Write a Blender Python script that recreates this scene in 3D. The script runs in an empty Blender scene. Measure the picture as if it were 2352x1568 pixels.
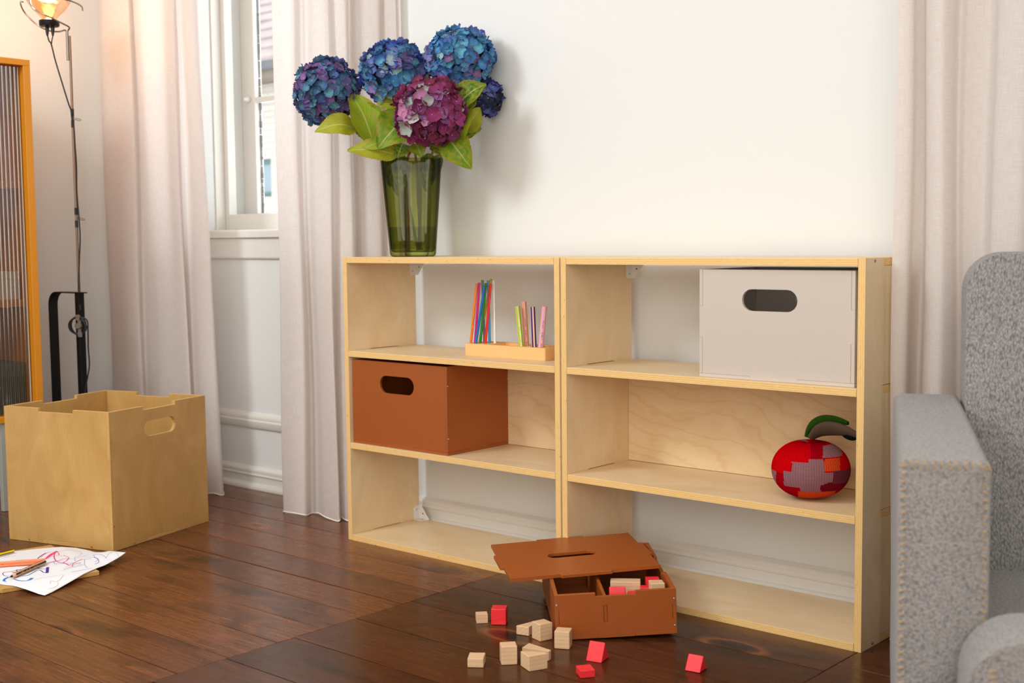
import bpy, bmesh, math, random
from mathutils import Vector, Matrix
from mathutils.geometry import tessellate_polygon
random.seed(7)
PI = math.pi
SC = bpy.context.scene
COL = SC.collection

# ------------------------------------------------------------------ camera
CAM = Vector((3.006, -2.6322, 0.9488))
YAW, PITCH, ROLL, FPX = 0.71867, -0.08058, -0.010324, 2888.69
_f = Vector((-math.sin(YAW)*math.cos(PITCH), math.cos(YAW)*math.cos(PITCH), math.sin(PITCH)))
_r0 = Vector((math.cos(YAW), math.sin(YAW), 0))
_u0 = _r0.cross(_f)
CR = math.cos(ROLL)*_r0 + math.sin(ROLL)*_u0
CU = -math.sin(ROLL)*_r0 + math.cos(ROLL)*_u0
CF = _f
cam_d = bpy.data.cameras.new('camera')
cam = bpy.data.objects.new('camera', cam_d)
COL.objects.link(cam)
m = Matrix.Identity(4)
for i in range(3):
    m[i][0], m[i][1], m[i][2], m[i][3] = CR[i], CU[i], -CF[i], CAM[i]
cam.matrix_world = m
cam_d.sensor_width = 36.0
cam_d.lens = FPX/2352*36.0
cam_d.clip_start = 0.05
cam_d.dof.use_dof = True
cam_d.dof.focus_distance = 3.35
cam_d.dof.aperture_fstop = 4.5
SC.camera = cam

# ------------------------------------------------------------------ world, lights, exposure
w = bpy.data.worlds.new('sky'); SC.world = w
w.use_nodes = True
bg = w.node_tree.nodes['Background']
bg.inputs[0].default_value = (0.93, 0.96, 1.0, 1)
bg.inputs[1].default_value = 4.2
SC.view_settings.view_transform = 'Standard'
SC.view_settings.look = 'None'
SC.view_settings.gamma = 1.0
SC.view_settings.use_curve_mapping = False
SC.view_settings.exposure = -0.13
SC.cycles.max_bounces = 10
SC.cycles.diffuse_bounces = 5
SC.cycles.glossy_bounces = 4
SC.cycles.transmission_bounces = 8
SC.cycles.transparent_max_bounces = 24
SC.cycles.sample_clamp_indirect = 6.0
SC.cycles.caustics_refractive = False
SC.cycles.caustics_reflective = False

def area(name, loc, target, sx, sy, power, color):
    d = bpy.data.lights.new(name, 'AREA')
    d.shape = 'RECTANGLE'; d.size = sx; d.size_y = sy
    d.energy = power; d.color = color
    o = bpy.data.objects.new(name, d); COL.objects.link(o)
    o.location = loc
    o.rotation_euler = (Vector(target)-Vector(loc)).to_track_quat('-Z', 'Y').to_euler()
    return o
KEY = area('key_softbox', (-0.45, -2.75, 2.72), (0.75, 0.2, 0.75), 0.9, 0.9, 70, (0.92, 0.97, 1.0))
FILL = area('front_fill', (1.9, -4.6, 1.35), (0.6, 0.3, 0.7), 3.4, 2.3, 74, (1.0, 0.955, 0.895))  # added fill lamp behind the camera; no window is built there
SIDE = area('side_fill', (3.88, -2.6, 1.5), (-0.6, -0.4, 0.5), 2.8, 2.3, 94, (1.0, 0.965, 0.91))  # added fill lamp by the right wall, which has no window
BOUNCE = area('ceiling_bounce_fill', (1.6, -1.9, 2.96), (1.6, -1.7, 0.0), 3.2, 2.6, 42, (1.0, 0.97, 0.93))  # added overhead lamp standing in for light bounced off the ceiling

# ------------------------------------------------------------------ node helpers
def srgb(r, g, b):
    def c(v):
        v /= 255.0
        return v/12.92 if v <= 0.04045 else ((v+0.055)/1.055)**2.4
    return (c(r), c(g), c(b), 1.0)

class N:
    def __init__(s, name, blend=False):
        s.m = bpy.data.materials.new(name); s.m.use_nodes = True
        s.t = s.m.node_tree; s.n = s.t.nodes; s.l = s.t.links
        s.b = s.n['Principled BSDF']; s.out = s.n['Material Output']
    def new(s, typ, **kw):
        n = s.n.new(typ)
        for k, v in kw.items():
            if k.startswith('i_'):
                n.inputs[k[2:].replace('_', ' ')].default_value = v
            else:
                setattr(n, k, v)
        return n
    def link(s, a, b): s.l.new(a, b); return s
    def coords(s, kind='UV', scale=(1, 1, 1), loc=(0, 0, 0), rot=(0, 0, 0)):
        tc = s.n.new('ShaderNodeTexCoord'); mp = s.n.new('ShaderNodeMapping')
        mp.inputs['Scale'].default_value = scale; mp.inputs['Location'].default_value = loc
        mp.inputs['Rotation'].default_value = rot
        s.l.new(tc.outputs[kind], mp.inputs['Vector'])
        return mp.outputs['Vector']
    def noise(s, vec, scale, detail=3, rough=0.5, dist=0.0):
        n = s.n.new('ShaderNodeTexNoise')
        n.inputs['Scale'].default_value = scale; n.inputs['Detail'].default_value = detail
        n.inputs['Roughness'].default_value = rough; n.inputs['Distortion'].default_value = dist
        if vec is not None: s.l.new(vec, n.inputs['Vector'])
        return n.outputs['Fac']
    def ramp(s, fac, stops, interp='LINEAR'):
        r = s.n.new('ShaderNodeValToRGB'); cr = r.color_ramp; cr.interpolation = interp
        while len(cr.elements) < len(stops): cr.elements.new(0.5)
        for e, (p, c) in zip(cr.elements, stops):
            e.position = p; e.color = c if len(c) == 4 else (*c, 1)
        s.l.new(fac, r.inputs['Fac'])
        return r.outputs['Color']
    def mix(s, fac, a, b, mode='MIX'):
        n = s.n.new('ShaderNodeMix'); n.data_type = 'RGBA'; n.blend_type = mode
        for sock, v in ((n.inputs['Factor'], fac), (n.inputs['A'] if False else n.inputs[6], a), (n.inputs[7], b)):
            if hasattr(v, 'is_linked') or isinstance(v, bpy.types.NodeSocket): s.l.new(v, sock)
            else: sock.default_value = v
        return n.outputs[2]
    def math(s, op, a, b=None):
        n = s.n.new('ShaderNodeMath'); n.operation = op
        for i, v in enumerate((a, b)):
            if v is None: continue
            if isinstance(v, bpy.types.NodeSocket): s.l.new(v, n.inputs[i])
            else: n.inputs[i].default_value = v
        return n.outputs[0]
    def schlick(s, ior=1.5):
        lw = s.n.new('ShaderNodeLayerWeight'); lw.inputs['Blend'].default_value = 0.5
        f0 = ((ior-1)/(ior+1))**2
        p5 = s.math('POWER', lw.outputs['Facing'], 5.0)
        return s.math('ADD', s.math('MULTIPLY', p5, 1-f0), f0)
    def bump(s, h, strength, dist=0.001):
        n = s.n.new('ShaderNodeBump'); n.inputs['Strength'].default_value = strength
        n.inputs['Distance'].default_value = dist
        s.l.new(h, n.inputs['Height']); s.l.new(n.outputs['Normal'], s.b.inputs['Normal'])
        return n.outputs['Normal']
    def set(s, color=None, rough=None, metal=None, spec=None, coat=None):
        if color is not None:
            if isinstance(color, bpy.types.NodeSocket): s.l.new(color, s.b.inputs['Base Color'])
            else: s.b.inputs['Base Color'].default_value = color
        if rough is not None:
            if isinstance(rough, bpy.types.NodeSocket): s.l.new(rough, s.b.inputs['Roughness'])
            else: s.b.inputs['Roughness'].default_value = rough
        if metal is not None: s.b.inputs['Metallic'].default_value = metal
        if spec is not None: s.b.inputs['Specular IOR Level'].default_value = spec
        if coat is not None: s.b.inputs['Coat Weight'].default_value = coat
        return s

def simple(name, col, rough=0.5, metal=0.0, bump=None, spec=0.5, var=0.0, vscale=12):
    k = N(name)
    if var:
        v = k.coords('Object')
        f = k.noise(v, vscale, 4)
        a = tuple(c*(1-var) for c in col[:3])+(1,); b = tuple(min(1, c*(1+var)) for c in col[:3])+(1,)
        k.set(color=k.ramp(f, [(0.3, a), (0.7, b)]))
    else:
        k.set(color=col)
    k.set(rough=rough, metal=metal, spec=spec)
    if bump:
        v = k.coords('Object')
        k.bump(k.noise(v, bump[0], 2), bump[1], bump[2])
    return k.m

# ------------------------------------------------------------------ materials
MAT = {}
MAT['wall'] = simple('wall_paint', srgb(224, 225, 223), 0.75, bump=(260, 0.12, 0.001), spec=0.2)
MAT['trim'] = simple('trim_paint', srgb(226, 223, 216), 0.42, bump=(90, 0.05, 0.001))
MAT['ceiling'] = simple('ceiling_paint', srgb(232, 230, 226), 0.9, spec=0.1)
MAT['terracotta'] = simple('terracotta_lacquer', srgb(157, 80, 28), 0.38, bump=(900, 0.16, 0.0006), var=0.03, vscale=500)
MAT['greige'] = simple('warm_grey_lacquer', srgb(200, 188, 176), 0.42, bump=(900, 0.1, 0.0006), var=0.012, vscale=500)
MAT['peach'] = simple('peach_wood', srgb(240, 186, 122), 0.55, bump=(500, 0.08, 0.0006))
MAT['steel'] = simple('steel_screw', srgb(190, 190, 188), 0.28, 1.0)
MAT['brass'] = simple('brass_screw', srgb(190, 150, 90), 0.35, 1.0)
MAT['dark_hole'] = simple('painted_hole_shade', srgb(28, 22, 18), 0.9)
MAT['white_metal'] = simple('white_enamel', srgb(232, 229, 224), 0.4)
MAT['black_metal'] = simple('black_enamel', srgb(11, 11, 11), 0.5, spec=0.25)
MAT['black_rubber'] = simple('black_cable', srgb(22, 23, 25), 0.5)
MAT['nickel'] = simple('nickel', srgb(142, 132, 122), 0.24, 1.0)
MAT['ochre'] = simple('ochre_lacquer', srgb(214, 136, 22), 0.45, bump=(700, 0.08, 0.0006), var=0.03, vscale=300)
MAT['ochre_dark'] = simple('ochre_back_panel', srgb(168, 104, 40), 0.6)

def mk_veneer(name, base, dark, light, figure=0.0):
    k = N(name)
    uv = k.coords('UV', (1, 1, 1))
    g = k.coords('UV', (3.0, 46, 1))
    f1 = k.noise(g, 5.0, 4, 0.6, 0.4)
    blot = k.noise(k.coords('UV', (0.7, 1.2, 1)), 6.5, 4, 0.55, 1.0)
    fine = k.noise(k.coords('UV', (14, 420, 1)), 3.0, 2)
    c = k.ramp(f1, [(0.25, dark), (0.5, base), (0.78, light)])
    c2 = k.ramp(blot, [(0.3, dark), (0.55, base), (0.75, light)])
    c = k.mix(0.68, c, c2)
    if figure:
        wv = k.n.new('ShaderNodeTexWave'); wv.wave_type = 'RINGS'; wv.rings_direction = 'SPHERICAL'
        wv.inputs['Scale'].default_value = 3.2; wv.inputs['Distortion'].default_value = 14
        wv.inputs['Detail'].default_value = 3; wv.inputs['Detail Scale'].default_value = 1.2
        k.l.new(k.coords('UV', (1.0, 2.6, 1), (-0.2, -0.35, 0)), wv.inputs['Vector'])
        c3 = k.ramp(wv.outputs['Fac'], [(0.0, dark), (0.25, base), (1.0, base)])
        c = k.mix(figure, c, c3)
    c = k.mix(0.035, c, k.ramp(fine, [(0.35, (0.2, 0.1, 0.04, 1)), (0.6, (1, 1, 1, 1))]), 'MULTIPLY')
    k.set(color=c, rough=0.42, spec=0.42)
    k.bump(fine, 0.03, 0.0005)
    return k.m
MAT['veneer'] = mk_veneer('birch_veneer', srgb(230, 205, 165), srgb(220, 190, 144), srgb(238, 217, 182))
MAT['veneer_fig'] = mk_veneer('birch_veneer_figured', srgb(230, 204, 162), srgb(214, 180, 132), srgb(238, 216, 178), 0.4)
MAT['crate_veneer'] = mk_veneer('birch_veneer_golden', srgb(196, 155, 92), srgb(180, 138, 76), srgb(208, 170, 108))

def mk_edge(name, layers, a, b, dk):
    k = N(name)
    uv = k.coords('UV', (1, 1, 1))
    sep = k.n.new('ShaderNodeSeparateXYZ'); k.l.new(uv, sep.inputs[0])
    wob = k.noise(k.coords('UV', (6, 30, 1)), 4, 2)
    v = k.math('MULTIPLY', sep.outputs['Y'], layers/0.0178)
    v = k.math('ADD', v, k.math('MULTIPLY', wob, 0.35))
    fr = k.math('FRACT', k.math('MULTIPLY', v, 0.5))
    c = k.ramp(fr, [(0.0, a), (0.42, a), (0.5, b), (0.92, b), (1.0, a)])
    st = k.noise(k.coords('UV', (9, 420, 1)), 6, 3, 0.6)
    c = k.mix(0.55, c, k.ramp(st, [(0.3, dk), (0.5, b), (0.7, a)]))
    kn = k.noise(k.coords('UV', (30, 150, 1)), 2.2, 1)
    c = k.mix(k.ramp(kn, [(0.74, (0, 0, 0, 1)), (0.78, (1, 1, 1, 1))]), c, srgb(120, 70, 30))
    k.set(color=c, rough=0.5, spec=0.35)
    return k.m
MAT['edge'] = mk_edge('plywood_edge', 7, srgb(242, 212, 156), srgb(228, 184, 112), srgb(198, 140, 70))
MAT['crate_edge'] = mk_edge('crate_plywood_edge', 7, srgb(214, 176, 112), srgb(194, 148, 84), srgb(170, 122, 64))

def mk_floor():
    k = N('stained_pine')
    uv = k.coords('UV', (1, 1, 1))
    warp = k.noise(k.coords('UV', (1.6, 5, 1)), 2.2, 2, 0.5)
    g = k.n.new('ShaderNodeTexWave'); g.wave_type = 'BANDS'; g.bands_direction = 'Y'
    g.inputs['Scale'].default_value = 11; g.inputs['Distortion'].default_value = 5.5
    g.inputs['Detail'].default_value = 3; g.inputs['Detail Scale'].default_value = 1.6
    k.l.new(k.coords('UV', (0.24, 1.6, 1)), g.inputs['Vector'])
    streak = k.noise(k.coords('UV', (2.2, 60, 1)), 2.6, 4, 0.62, 0.5)
    blot = k.noise(k.coords('UV', (1.5, 4, 1)), 2.1, 4, 0.6, 0.8)
    oi = k.n.new('ShaderNodeObjectInfo')
    base = k.ramp(streak, [(0.22, srgb(56, 31, 16)), (0.42, srgb(80, 46, 24)), (0.58, srgb(92, 54, 29)), (0.78, srgb(112, 67, 37))])
    rings = k.ramp(g.outputs['Fac'], [(0.0, srgb(58, 31, 15)), (0.35, srgb(84, 48, 24)), (0.8, srgb(96, 56, 29)), (1.0, srgb(110, 65, 34))])
    c = k.mix(0.2, base, rings)
    c = k.mix(k.ramp(blot, [(0.50, (0, 0, 0, 1)), (0.72, (0.8, 0.8, 0.8, 1))]), c, srgb(36, 20, 11))
    orange = k.noise(k.coords('UV', (2.0, 30, 1), (3.3, 1.2, 0)), 1.7, 3, 0.6, 1.2)
    c = k.mix(k.ramp(orange, [(0.62, (0, 0, 0, 1)), (0.72, (0.4, 0.4, 0.4, 1))]), c, srgb(140, 80, 38))
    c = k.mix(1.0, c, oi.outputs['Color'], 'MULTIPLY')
    # knots
    vo = k.n.new('ShaderNodeTexVoronoi'); vo.feature = 'F1'; vo.inputs['Scale'].default_value = 2.6
    k.l.new(k.coords('UV', (0.5, 1.15, 1), (0.4, 0.3, 0)), vo.inputs['Vector'])
    c = k.mix(k.ramp(vo.outputs['Distance'], [(0.04, (1, 1, 1, 1)), (0.085, (0, 0, 0, 1))]), c, srgb(34, 16, 9))
    c = k.mix(k.ramp(vo.outputs['Distance'], [(0.08, (0, 0, 0, 1)), (0.10, (0.5, 0.5, 0.5, 1)), (0.14, (0, 0, 0, 1))]), c, srgb(150, 84, 42))
    tone = k.math('ADD', k.math('MULTIPLY', oi.outputs['Random'], 0.4), 0.8)
    hsv = k.n.new('ShaderNodeHueSaturation'); k.l.new(tone, hsv.inputs['Value']); k.l.new(c, hsv.inputs['Color'])
    c = hsv.outputs['Color']
    rr = k.ramp(k.noise(k.coords('UV', (6, 14, 1)), 3, 4), [(0.3, (0.17,)*3), (0.7, (0.30,)*3)])
    k.set(color=c, rough=rr, spec=0.28)
    k.bump(k.math('ADD', streak, k.math('MULTIPLY', k.noise(k.coords('UV', (2, 5, 1)), 3, 2), 0.8)), 0.1, 0.0012)
    return k.m
MAT['floor'] = mk_floor()
MAT['floor_gap'] = simple('floor_gap_dirt', srgb(24, 15, 10), 0.8)

def mk_linen(name, col, warm, trans=0.35):
    k = N(name)
    wv = k.coords('UV', (1, 1, 1))
    fx = k.noise(k.coords('UV', (620, 26, 1)), 1.0, 3, 0.6)
    fy = k.noise(k.coords('UV', (26, 620, 1)), 1.0, 3, 0.6)
    wf = k.math('ADD', fx, fy)
    c = k.mix(k.ramp(k.math('MULTIPLY', wf, 0.5), [(0.38, (0, 0, 0, 1)), (0.62, (1, 1, 1, 1))]), warm, col)
    k.set(color=c, rough=0.95, spec=0.08)
    tr = k.n.new('ShaderNodeBsdfTranslucent'); k.l.new(c, tr.inputs['Color'])
    mx = k.n.new('ShaderNodeMixShader'); mx.inputs[0].default_value = trans
    k.l.new(k.b.outputs[0], mx.inputs[1]); k.l.new(tr.outputs[0], mx.inputs[2])
    k.l.new(mx.outputs[0], k.out.inputs['Surface'])
    k.bump(wf, 0.25, 0.0008)
    return k.m
MAT['linen'] = mk_linen('linen', srgb(240, 233, 230), srgb(228, 218, 211), 0.42)
MAT['hem'] = simple('linen_hem_thread', srgb(236, 230, 220), 0.95)

def mk_wool(name, a, b, ang, sx=150, sy=60, st=0.9):
    k = N(name)
    v = k.coords('UV', (sx, sy, 1), rot=(0, 0, ang))
    n1 = k.noise(v, 1.0, 4, 0.65, 0.4)
    n2 = k.noise(k.coords('UV', (420, 420, 1)), 1.0, 3, 0.7)
    vor = k.n.new('ShaderNodeTexVoronoi'); vor.inputs['Scale'].default_value = 1.0
    k.l.new(v, vor.inputs['Vector'])
    h = k.math('ADD', n1, k.math('MULTIPLY', n2, 0.5))
    h2 = k.math('SUBTRACT', h, k.math('MULTIPLY', vor.outputs['Distance'], 0.6))
    c = k.ramp(h2, [(0.12, a), (0.75, b)])
    k.set(color=c, rough=1.0, spec=0.05)
    k.b.inputs['Sheen Weight'].default_value = 0.35
    k.b.inputs['Sheen Roughness'].default_value = 0.5
    k.bump(h2, st, 0.006)
    return k.m
MAT['wool'] = mk_wool('grey_wool_boucle', srgb(112, 108, 106), srgb(190, 186, 184), 0.6, 330, 150)
MAT['wool_arm'] = mk_wool('grey_wool_felt', srgb(104, 99, 97), srgb(170, 165, 162), 0.0, 300, 300, 0.6)
MAT['stitch'] = simple('ochre_yarn', srgb(176, 148, 104), 0.9)

def mk_pane(name, tint=(1, 1, 1, 1), rough=0.02, ior=1.5):
    k = N(name)
    t = k.n.new('ShaderNodeBsdfTransparent'); t.inputs[0].default_value = tint
    g = k.n.new('ShaderNodeBsdfGlossy'); g.inputs['Roughness'].default_value = rough
    mx = k.n.new('ShaderNodeMixShader')
    k.l.new(k.schlick(ior), mx.inputs[0]); k.l.new(t.outputs[0], mx.inputs[1]); k.l.new(g.outputs[0], mx.inputs[2])
    k.l.new(mx.outputs[0], k.out.inputs['Surface'])
    return k.m
MAT['pane'] = mk_pane('window_glass', (0.97, 0.985, 0.98, 1))
MAT['reeded'] = mk_pane('reeded_glass', (0.58, 0.53, 0.50, 1), 0.10, 2.2)

def mk_vase(name, near, edge, glossmix=1.0, ior=1.5):
    k = N(name)
    lw = k.n.new('ShaderNodeLayerWeight'); lw.inputs['Blend'].default_value = 0.42
    col = k.ramp(lw.outputs['Facing'], [(0.0, near), (0.55, tuple(0.5*(a+b) for a, b in zip(near, edge))), (0.95, edge)])
    t = k.n.new('ShaderNodeBsdfTransparent'); k.l.new(col, t.inputs[0])
    g = k.n.new('ShaderNodeBsdfGlossy'); g.inputs['Roughness'].default_value = 0.02
    mx = k.n.new('ShaderNodeMixShader')
    k.l.new(k.math('MULTIPLY', k.schlick(ior), 0.55), mx.inputs[0]); k.l.new(t.outputs[0], mx.inputs[1]); k.l.new(g.outputs[0], mx.inputs[2])
    k.l.new(mx.outputs[0], k.out.inputs['Surface'])
    return k.m
MAT['vase'] = mk_vase('moss_green_glass', (0.73, 0.75, 0.36, 1), (0.03, 0.04, 0.005, 1))
MAT['water'] = mk_vase('vase_water', (0.80, 0.80, 0.62, 1), (0.35, 0.36, 0.2, 1), ior=1.33)

# ------------------------------------------------------------------ mesh builder
class MB:
    def __init__(s):
        s.v = []; s.f = []; s.mi = []; s.uv = []
    def add(s, verts, faces, mi=0, uvs=None):
        o = len(s.v); s.v += [tuple(p) for p in verts]
        for i, f in enumerate(faces):
            s.f.append([j+o for j in f]); s.mi.append(mi if not isinstance(mi, (list, tuple)) else mi[i])
            s.uv.append(uvs[i] if uvs else None)
        return s
    def box(s, x0, x1, y0, y1, z0, z1, mi=0):
        v = [(x0,y0,z0),(x1,y0,z0),(x1,y1,z0),(x0,y1,z0),(x0,y0,z1),(x1,y0,z1),(x1,y1,z1),(x0,y1,z1)]
        f = [(0,3,2,1),(4,5,6,7),(0,1,5,4),(1,2,6,5),(2,3,7,6),(3,0,4,7)]
        uv = []
        for q in f:
            ps = [v[i] for i in q]
            xs = [max(p[a] for p in ps)-min(p[a] for p in ps) for a in range(3)]
            a = xs.index(min(xs)); ax = [i for i in range(3) if i != a]
            uv.append([(p[ax[0]], p[ax[1]]) for p in ps])
        return s.add(v, f, mi, uv)
    def prism(s, outer, holes=(), h0=0.0, h1=0.01, fn=None, cap=0, side=1, off=(0, 0), rot=False):
        fn = fn or (lambda a, b, h: (a, b, h))
        loops = [list(outer)] + [list(h) for h in holes]
        flat = [p for l in loops for p in l]; n = len(flat)
        tri = tessellate_polygon([[Vector((p[0], p[1], 0)) for p in l] for l in loops])
        v = [fn(p[0], p[1], h0) for p in flat] + [fn(p[0], p[1], h1) for p in flat]
        F = []; M = []; U = []
        uvf = (lambda p: (p[1]+off[0], p[0]+off[1])) if rot else (lambda p: (p[0]+off[0], p[1]+off[1]))
        for t in tri:
            F.append([t[0], t[1], t[2]]); M.append(cap); U.append([uvf(flat[i]) for i in t])
            F.append([t[2]+n, t[1]+n, t[0]+n]); M.append(cap); U.append([uvf(flat[i]) for i in reversed(t)])
        b = 0
        for l in loops:
            acc = off[0]*1.7
            for i in range(len(l)):
                j = (i+1) % len(l)
                d = math.dist(l[i], l[j])
                F.append([b+i, b+j, b+j+n, b+i+n]); M.append(side)
                U.append([(acc, 0), (acc+d, 0), (acc+d, h1-h0), (acc, h1-h0)])
                acc += d
            b += len(l)
        return s.add(v, F, M, U)
    def tube(s, pts, r, seg=10, mi=0, caps=True):
        P = [Vector(p) for p in pts]; rs = r if isinstance(r, (list, tuple)) else [r]*len(P)
        o = len(s.v); prev = None
        V = []
        for i, p in enumerate(P):
            t = (P[min(i+1, len(P)-1)]-P[max(i-1, 0)]).normalized()
            if prev is None:
                a = t.orthogonal().normalized()
            else:
                a = (prev - t*prev.dot(t)).normalized()
            prev = a; bb = t.cross(a)
            for k in range(seg):
                an = 2*PI*k/seg
                V.append(tuple(p + (a*math.cos(an)+bb*math.sin(an))*rs[i]))
        F = []; U = []
        L = 0
        for i in range(len(P)-1):
            d = (P[i+1]-P[i]).length
            for k in range(seg):
                k2 = (k+1) % seg
                F.append([i*seg+k, i*seg+k2, (i+1)*seg+k2, (i+1)*seg+k])
                U.append([(L, k/seg), (L, (k+1)/seg), (L+d, (k+1)/seg), (L+d, k/seg)])
            L += d
        if caps:
            F.append(list(range(seg))[::-1]); U.append([(0, 0)]*seg)
            F.append([(len(P)-1)*seg+k for k in range(seg)]); U.append([(0, 0)]*seg)
        return s.add(V, F, mi, U)
    def lathe(s, prof, seg=24, c=(0, 0, 0), mi=0, axis=None):
        M = Matrix.Identity(3)
        if axis is not None: M = Vector((0, 0, 1)).rotation_difference(Vector(axis)).to_matrix()
        V = []; c = Vector(c)
        for (r, z) in prof:
            for k in range(seg):
                a = 2*PI*k/seg
                V.append(tuple(c + M @ Vector((r*math.cos(a), r*math.sin(a), z))))
        F = []; U = []
        for i in range(len(prof)-1):
            for k in range(seg):
                k2 = (k+1) % seg
                F.append([i*seg+k, i*seg+k2, (i+1)*seg+k2, (i+1)*seg+k])
                U.append([(k/seg, i/len(prof)), ((k+1)/seg, i/len(prof)), ((k+1)/seg, (i+1)/len(prof)), (k/seg, (i+1)/len(prof))])
        F.append(list(range(seg))[::-1]); U.append([(0, 0)]*seg)
        F.append([(len(prof)-1)*seg+k for k in range(seg)]); U.append([(0, 0)]*seg)
        return s.add(V, F, mi, U)
    def grid(s, fn, nu, nv, mi=0, uvfn=None):
        V = [fn(i/nu, j/nv) for j in range(nv+1) for i in range(nu+1)]
        F = []; U = []
        uvfn = uvfn or (lambda a, b: (a, b))
        for j in range(nv):
            for i in range(nu):
                q = [j*(nu+1)+i, j*(nu+1)+i+1, (j+1)*(nu+1)+i+1, (j+1)*(nu+1)+i]
                F.append(q); U.append([uvfn(i/nu, j/nv), uvfn((i+1)/nu, j/nv), uvfn((i+1)/nu, (j+1)/nv), uvfn(i/nu, (j+1)/nv)])
        if isinstance(mi, list): return s.add(V, F, mi, U)
        return s.add(V, F, mi, U)
    def mesh(s, name, mats, smooth=False, angle=35, recalc=True):
        me = bpy.data.meshes.new(name)
        me.from_pydata(s.v, [], s.f)
        mats = mats if isinstance(mats, (list, tuple)) else [mats]
        for mt in mats: me.materials.append(mt)
        ul = me.uv_layers.new(name='UVMap')
        for p, mi, uv in zip(me.polygons, s.mi, s.uv):
            p.material_index = min(mi, len(mats)-1)
            p.use_smooth = smooth
            if uv:
                for li, c in zip(p.loop_indices, uv): ul.data[li].uv = c
        if recalc:
            bm = bmesh.new(); bm.from_mesh(me)
            bmesh.ops.recalc_face_normals(bm, faces=bm.faces)
            bm.to_mesh(me); bm.free()
        if smooth and angle: me.set_sharp_from_angle(angle=math.radians(angle))
        me.update()
        return me
    def build(s, name, mats, parent=None, smooth=False, angle=35, bevel=0.0, segs=1, weld=False, loc=None, recalc=True):
        me = s.mesh(name, mats, smooth, angle, recalc)
        o = bpy.data.objects.new(name, me); COL.objects.link(o)
        if parent is not None: o.parent = parent
        if loc is not None: o.location = loc
        if bevel:
            b = o.modifiers.new('bevel', 'BEVEL'); b.width = bevel; b.segments = segs
            b.limit_method = 'ANGLE'; b.angle_limit = math.radians(35); b.use_clamp_overlap = True
            b.harden_normals = False
        return o

def thing(name, label, cat, loc=(0, 0, 0), rotz=0.0, group=None):
    o = bpy.data.objects.new(name, None); COL.objects.link(o)
    o.empty_display_size = 0.05
    o.location = loc; o.rotation_euler = (0, 0, rotz)
    o['label'] = label; o['category'] = cat
    if group: o['group'] = group
    return o
def tag(o, label, cat, group=None):
    o['label'] = label; o['category'] = cat
    if group: o['group'] = group
    return o
def struct(o, label=None):
    o['kind'] = 'structure'
    if label: o['label'] = label
    return o
def inst(name, mesh, parent=None, mat=None, color=None):
    o = bpy.data.objects.new(name, mesh); COL.objects.link(o)
    if parent is not None: o.parent = parent
    if mat is not None: o.matrix_local = mat
    if color is not None: o.color = color
    return o
def rect(x0, x1, y0, y1): return [(x0, y0), (x1, y0), (x1, y1), (x0, y1)]
def stadium(cx, cy, w, h, n=8):
    r = h/2; p = []
    for k in range(n+1):
        a = -PI/2+PI*k/n; p.append((cx+w/2-r+r*math.cos(a), cy+r*math.sin(a)))
    for k in range(n+1):
        a = PI/2+PI*k/n; p.append((cx-w/2+r+r*math.cos(a), cy+r*math.sin(a)))
    return p
def circle(cx, cy, r, n=14): return [(cx+r*math.cos(2*PI*k/n), cy+r*math.sin(2*PI*k/n)) for k in range(n)]
def YZX(a, b, h): return (h, a, b)
def XZY(a, b, h): return (a, h, b)
def XYZ(a, b, h): return (a, b, h)
def lerp(a, b, t): return a+(b-a)*t
def pix(u, v, **k):
    """point on the sight line of a photo pixel, met with the plane x=, y= or z="""
    d = CF + CR*((u-1176)/FPX) - CU*((v-784)/FPX)
    a, val = next(iter(k.items())); i = 'xyz'.index(a)
    return CAM + d*((val-CAM[i])/d[i])

# ================================================================== THE SETTING
X0, X1, Y0, YW, ZC = -1.80, 3.95, -4.75, 0.345, 3.0
# --- floor: sub-floor slab with planks as children
fl = MB(); fl.box(X0-0.3, X1+0.3, Y0-0.3, YW+0.35, -0.16, -0.0075)
floor = struct(fl.build('floor', MAT['floor_gap']), 'dark stained pine floorboards with a worn gloss varnish')
def planks(xa, xb, ys, tint):
    for i in range(len(ys)-1):
        y1, y0 = ys[i], ys[i+1]
        if y0 < -2.0 and xb < 0.7 and False: continue
        g = random.uniform(0.0008, 0.0021); ge = 0.0007
        p = MB(); p.prism(rect(xa+ge, xb-ge, y0+g, y1-g), (), -0.02, random.uniform(-0.0004, 0.0004), XYZ, 0, 0,
                          off=(random.uniform(0, 40), random.uniform(0, 40)))
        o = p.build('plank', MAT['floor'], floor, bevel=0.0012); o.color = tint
def rows(start, step, n): return [start-step*i for i in range(n)]
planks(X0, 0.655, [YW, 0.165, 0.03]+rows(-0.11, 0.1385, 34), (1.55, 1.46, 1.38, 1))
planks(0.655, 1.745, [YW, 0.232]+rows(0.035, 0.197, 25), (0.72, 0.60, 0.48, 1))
planks(1.745, X1, [YW, 0.29]+rows(0.1, 0.205, 24), (0.9, 0.70, 0.56, 1))

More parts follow.
